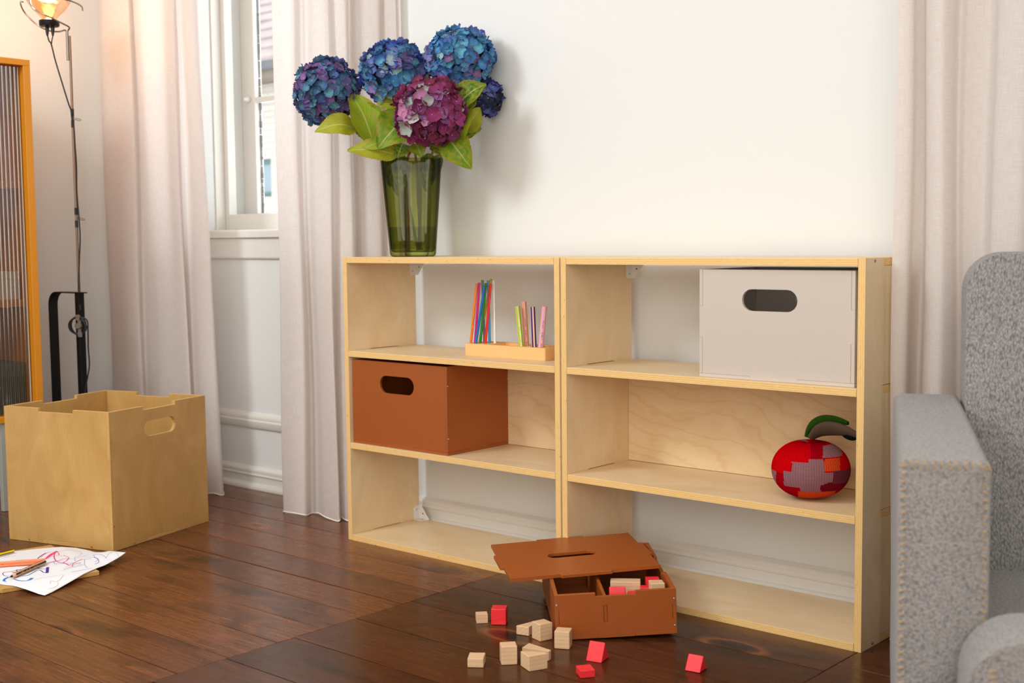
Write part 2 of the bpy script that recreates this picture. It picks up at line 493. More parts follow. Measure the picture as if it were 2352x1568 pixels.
# --- back wall with the window opening
OX0, OX1, OZ0, OZ1, YT = -1.272, -0.28, 0.985, 2.46, 0.68
b = MB()
b.box(X0-0.3, OX0, YW, YT, -0.16, ZC); b.box(OX1, X1+0.3, YW, YT, -0.16, ZC)
b.box(OX0, OX1, YW, YT, -0.16, OZ0); b.box(OX0, OX1, YW, YT, OZ1, ZC)
struct(b.build('wall_back', MAT['wall']), 'white painted wall behind the bookcases, with the window')
b = MB(); b.box(X0-0.3, X0, Y0-0.3, YW, -0.16, ZC)
struct(b.build('wall_left', MAT['wall']), 'white painted side wall behind the floor lamp')
b = MB(); b.box(X1, X1+0.3, Y0-0.3, YW, -0.16, ZC)
struct(b.build('wall_right', MAT['wall']), 'white painted wall outside the right of the picture')
b = MB(); b.box(X0, X1, Y0-0.3, Y0, -0.16, ZC)
struct(b.build('wall_front', MAT['wall']), 'white painted wall behind the camera')
b = MB(); b.box(X0-0.3, X1+0.3, Y0-0.3, YT, ZC, ZC+0.15)
struct(b.build('ceiling', MAT['ceiling']), 'white ceiling above the room')

# --- baseboards: quarter round, flat board, moulded cap
def base_profile():
    p = [(0, 0), (0.033, 0)]
    for k in range(7):
        a = PI/2*k/6; p.append((0.014+0.019*math.cos(a), 0.004+0.017*math.sin(a)))
    p += [(0.014, 0.047), (0.018, 0.049), (0.019, 0.053), (0.016, 0.056), (0.0155, 0.060), (0.017, 0.066), (0.0165, 0.072), (0.012, 0.077), (0.006, 0.080), (0.004, 0.083), (0, 0.083)]
    return p
bp = base_profile()
b = MB(); b.prism([(YW-a, z) for a, z in bp], (), X0, X1, YZX, 0, 0)
struct(b.build('baseboard_back', MAT['trim'], smooth=True, angle=40), 'white moulded baseboard behind the bookcases and under the window')
b = MB(); b.prism([(X0+a, z) for a, z in bp], (), Y0, YW-0.034, lambda a, z, h: (a, h, z), 0, 0)
struct(b.build('baseboard_left', MAT['trim'], smooth=True, angle=40), 'white moulded baseboard along the side wall')

# --- window panelling: sill, apron, rail
b = MB(); b.prism([(0.318, 0.967), (0.318, 0.993), (0.323, 0.998), (0.50, 0.998), (0.50, 0.967)], (), -1.42, -0.20, YZX, 0, 0)
sill = struct(b.build('trim_1', MAT['trim'], bevel=0.002), 'white window sill board')
b = MB(); b.prism([(YW, 0.886), (YW-0.012, 0.888), (YW-0.014, 0.894), (YW-0.014, 0.967), (YW, 0.967)], (), -1.40, -0.22, YZX, 0, 0)
struct(b.build('trim_2', MAT['trim'], bevel=0.0015), 'white apron board under the window sill')
b = MB(); b.prism([(YW, 0.232), (YW-0.010, 0.235), (YW-0.016, 0.245), (YW-0.018, 0.262), (YW-0.014, 0.268), (YW-0.016, 0.276), (YW-0.012, 0.286), (YW-0.004, 0.293), (YW, 0.295)], (), -1.40, -0.22, YZX, 0, 0)
struct(b.build('trim_3', MAT['trim'], smooth=True, angle=40), 'white moulded rail low under the window')

# --- window: inner frame, outer sash with muntin, pane, putty
win = bpy.data.objects.new('window_1', None); COL.objects.link(win); struct(win, 'white double casement window between the curtains')
win.location = (0, 0, 0)
def frame(mb, x0, x1, z0, z1, y0, y1, sl, sb):
    mb.box(x0, x0+sl, y0, y1, z0, z1); mb.box(x1-sl, x1, y0, y1, z0, z1)
    mb.box(x0+sl, x1-sl, y0, y1, z0, z0+sb); mb.box(x0+sl, x1-sl, y0, y1, z1-sb, z1)
b = MB(); frame(b, OX0, OX1, 0.998, OZ1, 0.485, 0.525, 0.030, 0.065); b.build('inner_frame', MAT['trim'], win, bevel=0.003, segs=2)
b = MB(); b.box(OX0, OX0+0.012, YW-0.004, YW+0.03, 0.998, OZ1); b.box(OX0, OX0+0.006, 0.44, 0.485, 0.998, OZ1); b.build('reveal_bead', MAT['trim'], win, bevel=0.002)
b = MB(); frame(b, OX0, OX1, 0.990, OZ1, 0.585, 0.625, 0.085, 0.078)
b.box(-0.80, -0.74, 0.585, 0.625, 1.06, OZ1-0.07)
b.build('outer_sash', MAT['trim'], win, bevel=0.004, segs=2)
b = MB(); b.box(OX0+0.08, -0.80, 0.592, 0.618, 1.516, 1.538); b.box(-0.74, OX1-0.08, 0.592, 0.618, 1.516, 1.538); b.build('muntin', MAT['trim'], win, bevel=0.003, segs=2)
b = MB(); b.box(OX0+0.08, -0.78, 0.604, 0.608, 1.05, OZ1-0.07); b.build('pane', MAT['pane'], win)
b = MB(); b.box(-0.76, OX1-0.08, 0.604, 0.608, 1.05, OZ1-0.07); b.build('pane', MAT['pane'], win)
random.seed(3)
b = MB(); z = 1.062
while z < 2.0:
    dz = random.uniform(0.006, 0.03); wd = random.uniform(0.002, 0.008)
    b.box(OX0+0.0845, OX0+0.085+wd, 0.609, 0.616, z, z+dz); z += dz*random.uniform(0.9, 1.15)
b.build('putty', simple('weathered_putty', srgb(118, 112, 112), 0.9), win)
b = MB(); b.lathe([(0.010, 0), (0.012, 0.006), (0.009, 0.02), (0.004, 0.028)], 12, (OX0+0.052, 0.583, 1.53), axis=(0, -1, 0)); b.build('catch', MAT['trim'], win, smooth=True)

# --- neighbouring house seen through the panes
nb = thing('neighbour_house', 'pale brick house with tiled eaves seen through the window', 'building', (-9.4, 7.0, -1.0))
k = N('pale_brick')
br = k.n.new('ShaderNodeTexBrick'); br.inputs['Scale'].default_value = 1.0
br.inputs['Color1'].default_value = srgb(178, 168, 154); br.inputs['Color2'].default_value = srgb(160, 150, 140); br.inputs['Mortar'].default_value = srgb(146, 140, 134)
br.inputs['Brick Width'].default_value = 0.24; br.inputs['Row Height'].default_value = 0.075; br.inputs['Mortar Size'].default_value = 0.012
k.l.new(k.coords('Object', rot=(PI/2, 0, 0)), br.inputs['Vector']); k.set(color=br.outputs['Color'], rough=0.9)
wx = (-0.62, 0.14); wz = (2.50, 2.96)
b = MB(); b.box(-4, wx[0], 0, 0.3, 0, 3.85); b.box(wx[1], 4, 0, 0.3, 0, 3.85); b.box(wx[0], wx[1], 0, 0.3, 0, wz[0]); b.box(wx[0], wx[1], 0, 0.3, wz[1], 3.85)
b.build('wall', k.m, nb)
b = MB(); b.prism([(-0.34, 3.86), (-0.34, 3.95), (0.1, 4.1), (0.3, 4.1), (0.3, 3.86)], (), -4, 4, YZX, 0, 0); b.build('eave', simple('eave_timber', srgb(104, 90, 76), 0.8), nb)
b = MB(); b.tube([(-4, -0.38, 3.99), (4, -0.38, 3.99)], 0.055, 10); b.build('gutter', simple('gutter_zinc', srgb(62, 62, 68), 0.5), nb, smooth=True)
roofm = simple('roof_tile', srgb(140, 126, 124), 0.85, var=0.15, vscale=5)
for i in range(9):
    b = MB(); y = -0.40+i*0.24; zz = 4.02+i*0.17
    b.prism([(y, zz), (y-0.02, zz+0.06), (y+0.30, zz+0.25), (y+0.32, zz+0.19)], (), -4, 4, YZX, 0, 0); b.build('tile_course', roofm, nb)
wn = MB(); frame(wn, wx[0], wx[1], wz[0], wz[1], 0.06, 0.14, 0.06, 0.06); wn = wn.build('window', simple('teal_paint', srgb(56, 94, 94), 0.6), nb)
b = MB(); b.box(wx[0]+0.05, wx[1]-0.05, 0.09, 0.11, wz[0]+0.05, wz[1]-0.05); b.build('pane', simple('distant_glass', srgb(104, 122, 130), 0.15), wn)

# ================================================================== CURTAINS
def catmull(pts, n):
    out = []; P = [pts[0]]+list(pts)+[pts[-1]]
    m_ = len(pts)-1
    for i in range(n+1):
        t = i/n*m_; k = min(int(t), m_-1); f = t-k
        p0, p1, p2, p3 = (Vector(P[k+j]) for j in range(4))
        out.append(0.5*((2*p1)+(-p0+p2)*f+(2*p0-5*p1+4*p2-p3)*f*f+(-p0+3*p1-3*p2+p3)*f**3))
    return out
def curtain(name, label, cps, nu, shift=(0, 0), damp=0.6, z0=0.006, z1=2.962, seed=1):
    rnd = random.Random(seed)
    ys = [y for _, y in cps]; soft = []
    for i, (u, y) in enumerate(cps):
        nb_ = ys[max(0, i-3):i+4]; mn = sum(nb_)/len(nb_); soft.append((u, mn+(y-mn)*damp))
    base = [(pix(u, 600, y=y).x, y) for u, y in soft]
    path = catmull(base, nu)
    L = [0]
    for i in range(nu): L.append(L[-1]+(path[i+1]-path[i]).length)
    cx, cy = path[nu//2].x, path[nu//2].y
    root = thing(name, label, 'curtain', (cx, cy, 0))
    ph = rnd.uniform(0, 6)
    def pos(s, t):
        i = s*nu; k_ = min(int(i), nu-1); p = path[k_].lerp(path[k_+1], i-k_)
        z = lerp(z0, z1, t)
        d = (1-t)**1.6
        x = p.x+lerp(shift[0], shift[1], s)*d + 0.003*math.sin(5*z+9*s+ph)
        y = p.y+0.004*math.sin(3.3*z+14*s+ph)
        if t == 0: z += 0.0035*math.sin(s*40+ph)
        return (x-cx, y-cy, z)
    mb = MB(); mb.grid(pos, nu, 44, 0, lambda s, t: (s*L[-1], t*(z1-z0)))
    mb.build('panel', MAT['linen'], root, smooth=True, angle=0, recalc=False)
    h = MB(); h.tube([pos(i/nu, 0) for i in range(nu+1)], 0.0022, 6); h.build('hem', MAT['hem'], root, smooth=True)
    xs = [pos(i/20, 1)[0] for i in range(21)]; ys_ = [pos(i/20, 1)[1] for i in range(21)]
    r = MB(); r.box(min(xs)-0.02, max(xs)+0.02, min(ys_)-0.01, max(ys_)+0.01, z1-0.004, ZC-0.0005); r.build('ceiling_track', MAT['white_metal'], root)
    return root
curtain('linen_curtain', 'pale linen curtain beside the floor lamp, left of the window', [(247, .22), (256, .15), (285, .13), (312, .16), (324, .22), (338, .20), (352, .14), (384, .12), (412, .14), (415, .21), (422, .19), (436, .13), (456, .13), (468, .17), (462, .26)], 210, (0.0, 0.085), seed=2)
curtain('linen_curtain', 'pale linen curtain between the window and the flower vase', [(640, .145), (642, .12), (668, .10), (690, .12), (703, .19), (716, .18), (730, .135), (757, .125), (766, .14), (768, .19), (785, .165), (806, .17), (813, .20), (815, .275), (832, .245), (858, .25), (878, .27), (884, .31), (896, .295), (916, .30), (922, .32), (931, .325)], 260, seed=5)
curtain('linen_curtain', 'pale linen curtain between the right bookcase and the armchair', [(2052, .100), (2068, .085), (2088, .10), (2098, .17), (2112, .215), (2121, .20), (2121, .13), (2136, .095), (2160, .095), (2182, .135), (2198, .185), (2216, .175), (2238, .19), (2262, .205), (2274, .17), (2279, .115), (2306, .09), (2340, .095), (2372, .15), (2400, .20), (2425, .18), (2440, .11), (2480, .09), (2530, .15), (2570, .2), (2600, .12), (2660, .1)], 260, seed=8)

# ================================================================== BOOKCASES
WU, GU, H, Z1, Z2, T, D = 0.8738, 0.0052, 0.900, 0.6056, 0.3138, 0.0178, 0.3012
TY0, TY1 = 0.095, 0.215
def screw(parent, loc, axis, r=0.0042, mat='steel'):
    mb = MB(); mb.lathe([(r, 0), (r, 0.0006), (r*0.8, 0.0014), (r*0.42, 0.0015), (r*0.40, 0.0004)], 12, loc, axis=axis)
    return mb.build('screw', MAT[mat], parent, smooth=True, angle=30)
def bracket(parent, x, z, up):
    """white three-sided corner bracket at the back of the case, against the left panel"""
    s = 1 if up else -1
    L_, th, dp = 0.046, 0.0016, 0.026
    mb = MB()
    y1 = D-0.0005; y0 = y1-dp
    za, zb = sorted((z, z+s*L_))
    # flange on the side panel with rounded nose
    mb.prism([(y1, za), (y1, zb), (y0+0.006 if up else y0+0.002, zb), (y0, zb-0.006), (y0, za+0.006), (y0+0.002 if up else y0+0.006, za)], (), x, x+th, YZX, 0, 0)
    zf0, zf1 = sorted((z, z+s*th))
    mb.prism([(x, y1), (x+L_, y1), (x+L_-0.008, y0), (x, y0)], (), zf0, zf1, XYZ, 0, 0)
    mb.prism([(x, z), (x+L_, z), (x+L_, z+s*0.004), (x+0.012, z+s*L_), (x, z+s*L_)], (), y1-th, y1, XZY, 0, 0)
    o = mb.build('corner_bracket', MAT['white_metal'], parent, bevel=0.0006)
    o['label'] = 'small white metal corner bracket'
    sc = screw(o, (x+th, y0+0.012, z+s*0.033), (1, 0, 0), 0.003)
    h = MB(); h.lathe([(0.0022, 0), (0.0022, 0.0004)], 10, (x+0.019, y1-th, z+s*0.019), axis=(0, -1, 0)); h.build('hole', MAT['dark_hole'], o)  # dark disc on the face, coloured like the shade of a hole; nothing cut
    screw(o, (x+0.027, y0+0.012, z+s*th), (0, 0, s), 0.003)
def bookcase(x, label, seed, right_screws):
    random.seed(seed)
    root = thing('bookcase', label, 'bookcase', (x, 0, 0))
    VE = [MAT['veneer'], MAT['edge']]; VF = [MAT['veneer_fig'], MAT['edge']]
    gap = 0.0014
    for sx, nm in ((0, 'side_panel'), (WU-T, 'side_panel')):
        out = [(0, 0), (TY0, 0), (TY0, T+gap), (TY1, T+gap), (TY1, 0), (D, 0), (D, H), (TY1, H), (TY1, H-T-0.0006), (TY0, H-T-0.0006), (TY0, H), (0, H)]
        holes = [[(TY0-0.001, zt-T-0.0004), (TY1+0.001, zt-T-0.0004), (TY1+0.001, zt+gap), (TY0-0.001, zt+gap)] for zt in (Z1, Z2)]
        mb = MB(); mb.prism(out, holes, sx, sx+T, YZX, 0, 1, off=(random.uniform(0, 20), random.uniform(0, 20)), rot=True)
        sp = mb.build(nm, VE, root, bevel=0.0006)
        if sx > 0 and right_screws:
            for z in (H-0.0085, Z1-0.12, Z2-0.12, 0.0075):
                pass
            screw(sp, (WU, 0.047, 0.8930), (1, 0, 0), 0.0038, 'brass'); screw(sp, (WU, 0.058, 0.0080), (1, 0, 0), 0.0038, 'brass')
    for zt, nm in ((H, 'top_board'), (Z1, 'shelf'), (Z2, 'shelf'), (T, 'bottom_board')):
        e = 0.0009
        y1 = D if nm != 'shelf' else D
        out = [(T+e, 0), (WU-T-e, 0), (WU-T-e, TY0+0.0006), (WU-0.0003, TY0+0.0006), (WU-0.0003, TY1-0.0006), (WU-T-e, TY1-0.0006), (WU-T-e, y1), (T+e, y1), (T+e, TY1-0.0006), (0.0003, TY1-0.0006), (0.0003, TY0+0.0006), (T+e, TY0+0.0006)]
        mb = MB(); mb.prism(out, (), zt-T, zt, XYZ, 0, 1, off=(random.uniform(0, 20), random.uniform(0, 20)))
        mb.build(nm, VE, root, bevel=0.0006)
    mb = MB(); mb.prism(rect(T+0.0008, WU-T-0.0008, Z2+0.0012, Z1-T-0.0006), (), D-T, D, XZY, 0, 1, off=(random.uniform(0, 3), 0))
    mb.build('back_panel', VF, root)
    bracket(root, T, H-T, False); bracket(root, T, T, True)
    return root
bookcase(0.0, 'birch plywood bookcase nearest the window, under the flower vase', 11, False)
bookcase(WU+GU, 'birch plywood bookcase nearest the armchair, holding the knitted apple', 12, True)

# ================================================================== FINGER-JOINTED BOXES
def joint_box(name, label, cat, W, DP, HH, t, mats, mid_front=True, bot='ends', handles=('front', 'back'), hz=0.73, hw=0.145, hh=0.052, hx=0.5,
              notch=True, divider=None, screws=True, smat='steel', loc=(0, 0, 0), rotz=0.0, bev=0.0007, brk=(0.34, 0.66), group=None):
    root = thing(name, label, cat, loc, rotz, group)
    g = 0.0005
    za, zb = HH*brk[0], HH*brk[1]
    def wall_outline(L, own_mid):
        # own_mid: this wall reaches the corner in the middle segment, else at both ends
        e_end, e_mid = (t+g, 0.0) if own_mid else (0.0, t+g)
        zs = [0.0, za, zb, HH]
        # bottom edge
        low = []
        if bot == 'ends':
            a, b_ = 0.345*L, 0.655*L
            low = [(e_end, t+g), (a, t+g), (a, 0), (b_, 0), (b_, t+g), (L-e_end, t+g)]
        else:
            a, b_ = 0.34*L, 0.66*L
            low = [(e_end, 0), (a, 0), (a, t+g), (b_, t+g), (b_, 0), (L-e_end, 0)]
        up = []
        if notch:
            a, b_ = 0.335*L, 0.665*L
            up = [(L-e_end, HH), (b_, HH), (b_, HH-t), (a, HH-t), (a, HH), (e_end, HH)]
        else:
            up = [(L-e_end, HH), (e_end, HH)]
        right = [(L-e_end, za), (L-e_mid, za), (L-e_mid, zb), (L-e_end, zb)]
        left = [(e_end, zb), (e_mid, zb), (e_mid, za), (e_end, za)]
        return low+right+up+left
    hole = [stadium(0, 0, hw, hh)]
    def H_(L, side):
        return [[(p[0]+L*hx, p[1]+HH*hz) for p in hole[0]]] if side in handles else []
    def slot(L):
        return [[(p[0]+L*divider, p[1]) for p in [(-t*0.45, HH*0.34), (t*0.45, HH*0.34), (t*0.5, HH*0.36), (t*0.5, HH*0.70), (t*0.45, HH*0.72), (-t*0.45, HH*0.72), (-t*0.5, HH*0.70), (-t*0.5, HH*0.36)]]] if divider else []
    rn = random.Random(hash(label) % 999)
    def o2(): return (rn.uniform(0, 20), rn.uniform(0, 20))
    specs = [('front', W, mid_front, lambda a, z, h: (a, h, z), 0, t), ('back', W, mid_front, lambda a, z, h: (a, h, z), DP-t, DP),
             ('left', DP, not mid_front, lambda a, z, h: (h, a, z), 0, t), ('right', DP, not mid_front, lambda a, z, h: (h, a, z), W-t, W)]
    for nm, L, om, fn, h0, h1 in specs:
        mb = MB(); hs = H_(L, nm)
        if nm in ('front', 'back'): hs = hs+slot(L)
        mb.prism(wall_outline(L, om), hs, h0, h1, fn, 0, 1, off=o2(), rot=True)
        o = mb.build('side_wall', mats, root, bevel=bev)
        if screws:
            ends = (0.22*HH, 0.82*HH) if not om or True else ()
            for z in ((za*0.55, zb+(HH-zb)*0.35) if not om else (za*0.5, zb+(HH-zb)*0.4)):
                for a in (t*0.5, L-t*0.5):
                    if om: continue
                    p = {'front': (a, 0, z), 'back': (a, DP, z), 'left': (0, a, z), 'right': (W, a, z)}[nm]
                    ax = {'front': (0, -1, 0), 'back': (0, 1, 0), 'left': (-1, 0, 0), 'right': (1, 0, 0)}[nm]
                    screw(o, p, ax, 0.0028, smat)
            if bot == 'mid':
                for fa in (0.2, 0.8):
                    a = L*fa; z = t*0.6
                    p = {'front': (a, 0, z), 'back': (a, DP, z), 'left': (0, a, z), 'right': (W, a, z)}[nm]
                    ax = {'front': (0, -1, 0), 'back': (0, 1, 0), 'left': (-1, 0, 0), 'right': (1, 0, 0)}[nm]
                    screw(o, p, ax, 0.0030, smat)
    def bl(L):  # (a,b) tabs of the floor panel
        return (0.345*L, 0.655*L) if bot == 'ends' else (0.34*L, 0.66*L)
    a, b_ = bl(W); c, d = bl(DP)
    if bot == 'ends':
        out = [(0, 0), (a, 0), (a, t), (b_, t), (b_, 0), (W, 0), (W, c), (W-t, c), (W-t, d), (W, d), (W, DP), (b_, DP), (b_, DP-t), (a, DP-t), (a, DP), (0, DP), (0, d), (t, d), (t, c), (0, c)]
    else:
        out = [(t, t), (a, t), (a, 0), (b_, 0), (b_, t), (W-t, t), (W-t, c), (W, c), (W, d), (W-t, d), (W-t, DP-t), (b_, DP-t), (b_, DP), (a, DP), (a, DP-t), (t, DP-t), (t, d), (0, d), (0, c), (t, c)]
    mb = MB(); mb.prism(out, (), 0, t, XYZ, 0, 1, off=o2()); mb.build('floor_panel', mats, root, bevel=bev)
    if divider:
        x = W*divider; mb = MB()
        zt = HH-t-0.0015
        out = [(t+g, t+g), (DP-t-g, t+g), (DP-t-g, HH*0.345), (DP-0.0015, HH*0.345), (DP-0.0015, HH*0.715), (DP-t-g, HH*0.715), (DP-t-g, zt), (t+g, zt), (t+g, HH*0.715), (0.0015, HH*0.715), (0.0015, HH*0.345), (t+g, HH*0.345)]
        mb.prism(out, (), x-t*0.44, x+t*0.44, YZX, 0, 1); mb.build('divider', mats, root, bevel=bev)
    return root
TC = [MAT['terracotta'], MAT['terracotta']]; GG = [MAT['greige'], MAT['greige']]; CV = [MAT['crate_veneer'], MAT['crate_edge']]
joint_box('storage_box', 'terracotta storage box on the middle shelf of the bookcase', 'box', 0.415, 0.277, 0.2645, 0.009, TC, hz=0.735, hw=0.150, hh=0.054, hx=0.485, notch=False, loc=(0.0215, 0.011, Z2+0.0003))
gb = joint_box('storage_box', 'warm grey storage box on the top shelf of the bookcase', 'box', 0.411, 0.272, 0.2660, 0.009, GG, hz=0.725, hw=0.147, hh=0.052, hx=0.47, notch=False, loc=(1.3095, 0.0125, Z1+0.0003), rotz=0.012, brk=(0.37, 0.66), screws=False)
# open crate by the lamp: local x runs along its left face, y along its handle face
joint_box('storage_crate', 'golden birch plywood crate standing open on the floor', 'crate', 0.4364, 0.4596, 0.434, 0.012, CV, bot='mid', handles=('right',), hz=0.83, hw=0.150, hh=0.050, hx=0.50, smat='brass',
          loc=(-0.4445-0.4364*math.cos(0.28), -0.5691-0.4364*math.sin(0.28), 0.0005), rotz=0.28, bev=0.0006, brk=(0.33, 0.665))
# small box that leans on the lower board of the right bookcase
sb = joint_box('toy_box', 'low terracotta box on the floor with wooden blocks inside', 'box', 0.290, 0.402, 0.1103, 0.009, TC, mid_front=False, bot='ends', handles=(), divider=0.415, loc=(1.1596, -0.3736, 0.0008))
SL = math.atan(0.0477)
sb.rotation_euler = (Matrix.Rotation(SL, 3, 'X') @ Matrix.Rotation(0.7727, 3, 'Z')).to_euler()
# its lid
def lid_outline(w_, l_, t):
    a, b_ = w_/2, l_/2; x, y = w_*0.165, l_*0.165
    r = 0.004
    return [(-a+t, -b_+t), (-x, -b_+t), (-x+0.001, -b_+r*0.4), (-x+r, -b_), (x-r, -b_), (x-0.001, -b_+r*0.4), (x, -b_+t), (a-t, -b_+t),
            (a-t, -y), (a-r*0.4, -y+0.001), (a, -y+r), (a, y-r), (a-r*0.4, y-0.001), (a-t, y), (a-t, b_-t), (x, b_-t), (x-0.001, b_-r*0.4), (x-r, b_), (-x+r, b_), (-x+0.001, b_-r*0.4), (-x, b_-t), (-a+t, b_-t),
            (-a+t, y), (-a+r*0.4, y-0.001), (-a, y-r), (-a, -y+r), (-a+r*0.4, -y+0.001), (-a+t, -y)]
lid = thing('box_lid', 'terracotta lid with a slot handle lying askew on the low box', 'lid', (1.0061, -0.1151, 0.0477*(-0.1151+0.3736)+0.1103/math.cos(SL)+0.0022))
mb = MB(); mb.prism(lid_outline(0.3813+0.018, 0.3144+0.018, 0.009), [stadium(0.0, 0.004, 0.130, 0.042)], 0.0, 0.0085, XYZ, 0, 1)
mb.build('panel', TC, lid, bevel=0.0009, segs=2)
lid.rotation_euler = (Matrix.Rotation(SL, 3, 'X') @ Matrix.Rotation(0.8875, 3, 'Z')).to_euler()
# plywood lid of the crate lying on the floor
cl = thing('crate_lid', 'plywood crate lid lying on the floor under the drawing', 'lid', (-0.471, -0.910, 0.0006), -0.179)
mb = MB(); mb.prism(lid_outline(0.436, 0.436, 0.012), [stadium(0, -0.12, 0.15, 0.05)], 0, 0.012, XYZ, 0, 1, off=(3, 7)); mb.build('panel', CV, cl, bevel=0.0006)

# ================================================================== VASE WITH HYDRANGEAS
VX, VY = 0.172, 0.148
VH = 0.303
def vase_r(a):
    # wavy free-form outline: four soft lobes of unequal depth; the front valley faces the camera
    a = a - math.radians(-52)
    return 1.0 + 0.27*math.cos(3*a+PI) + 0.07*math.cos(2*a+0.7) + 0.03*math.cos(5*a)
NV = 96
def vase_ring(scale, z, inset=0.0):
    return [(math.cos(2*PI*k/NV)*(vase_r(2*PI*k/NV)*0.083*scale-inset), math.sin(2*PI*k/NV)*(vase_r(2*PI*k/NV)*0.083*scale-inset), z) for k in range(NV)]
def rings_mesh(rings, close_bottom=True, close_top=True):
    mb = MB(); V = [p for r in rings for p in r]; F = []
    for i in range(len(rings)-1):
        for k in range(NV):
            k2 = (k+1) % NV
            F.append([i*NV+k, i*NV+k2, (i+1)*NV+k2, (i+1)*NV+k])
    if close_bottom: F.append(list(range(NV))[::-1])
    if close_top: F.append([(len(rings)-1)*NV+k for k in range(NV)])
    mb.add(V, F); return mb
def vsc(z): return 0.745+0.255*(z/VH)
vase = thing('glass_vase', 'wavy moss green glass vase on top of the bookcase', 'vase', (VX, VY, H+0.0003))
outer = [vase_ring(vsc(z), z, ins) for z, ins in ((0.0, 0.010), (0.001, 0.006), (0.004, 0.0015), (0.009, 0.0))]+[vase_ring(vsc(z), z) for z in (0.05, 0.1, 0.15, 0.2, 0.25, VH-0.002)]
rim = [vase_ring(vsc(VH), VH, 0.001), vase_ring(vsc(VH), VH, 0.003)]
inner = [vase_ring(vsc(z), z, 0.0042) for z in (VH-0.002, 0.25, 0.2, 0.15, 0.1, 0.05, 0.022)]+[vase_ring(vsc(0.018), 0.016, 0.008), vase_ring(vsc(0.018), 0.0135, 0.014)]
rings_mesh(outer+rim+inner).build('glass', MAT['vase'], vase, smooth=True, angle=50)
water = [vase_ring(vsc(z), z, 0.0047) for z in (0.024, 0.05, 0.0915)]
rings_mesh(water).build('water', MAT['water'], vase, smooth=True, angle=40)

def mk_petal(name):
    k = N(name)
    oi = k.n.new('ShaderNodeObjectInfo')
    tc = k.n.new('ShaderNodeTexCoord'); sep = k.n.new('ShaderNodeSeparateXYZ'); k.l.new(tc.outputs['UV'], sep.inputs[0])
    r = sep.outputs['X']
    edge = k.n.new('ShaderNodeHueSaturation'); k.l.new(oi.outputs['Color'], edge.inputs['Color'])
    sh = k.math('ADD', 0.5, k.math('MULTIPLY', k.math('SUBTRACT', r, 0.4), 0.06)); k.l.new(sh, edge.inputs['Hue'])
    edge.inputs['Saturation'].default_value = 0.95
    k.l.new(k.ramp(r, [(0.0, (1.2,)*3), (0.35, (1.05,)*3), (0.8, (0.95,)*3), (1.0, (0.7,)*3)]), edge.inputs['Value'])
    vein = k.noise(k.coords('UV', (6, 30, 1)), 1.5, 2)
    c = k.mix(0.35, edge.outputs['Color'], k.ramp(vein, [(0.35, (0.55, 0.55, 0.6, 1)), (0.6, (1, 1, 1, 1))]), 'MULTIPLY')
    k.set(color=c, rough=0.62, spec=0.25)
    tr = k.n.new('ShaderNodeBsdfTranslucent'); k.l.new(c, tr.inputs['Color'])
    mx = k.n.new('ShaderNodeMixShader'); mx.inputs[0].default_value = 0.22
    k.l.new(k.b.outputs[0], mx.inputs[1]); k.l.new(tr.outputs[0], mx.inputs[2]); k.l.new(mx.outputs[0], k.out.inputs['Surface'])
    return k.m
MAT['petal'] = mk_petal('hydrangea_petal')
MAT['flower_eye'] = simple('flower_eye', srgb(196, 160, 120), 0.7)
MAT['flower_core'] = simple('flower_inner_dark', srgb(40, 62, 62), 0.9)
def floret_mesh(seed, cup):
    rn = random.Random(seed); mb = MB()
    for q in range(4):
        a0 = q*PI/2+rn.uniform(-0.12, 0.12); L_ = rn.uniform(0.9, 1.08); wd = rn.uniform(0.88, 1.08); lift = cup+rn.uniform(-0.12, 0.16); tw = rn.uniform(-0.25, 0.25)
        def fn(u, v, a0=a0, L_=L_, wd=wd, lift=lift, tw=tw):
            s = u; c = (v-0.5)*2
            half = wd*0.62*math.sin(PI*min(1, 0.12+0.80*s))**0.8
            x = L_*s*(1-0.10*c*c*s); y = c*half
            z = lift*s*s + 0.16*c*c*s + tw*c*s*0.5 + (0.03 if q % 2 else 0.0)
            return (x*math.cos(a0)-y*math.sin(a0), x*math.sin(a0)+y*math.cos(a0), z)
        mb.grid(fn, 4, 4, 0, lambda u, v: (u, v))
    mb.lathe([(0.07, 0.0), (0.085, 0.05), (0.05, 0.09), (0.01, 0.10)], 6, (0, 0, 0.0), 1)
    return mb.mesh('floret', [MAT['petal'], MAT['flower_eye']], True, 0, False)
FLO = [floret_mesh(1, 0.10), floret_mesh(2, 0.32), floret_mesh(3, 0.55), floret_mesh(4, -0.08)]

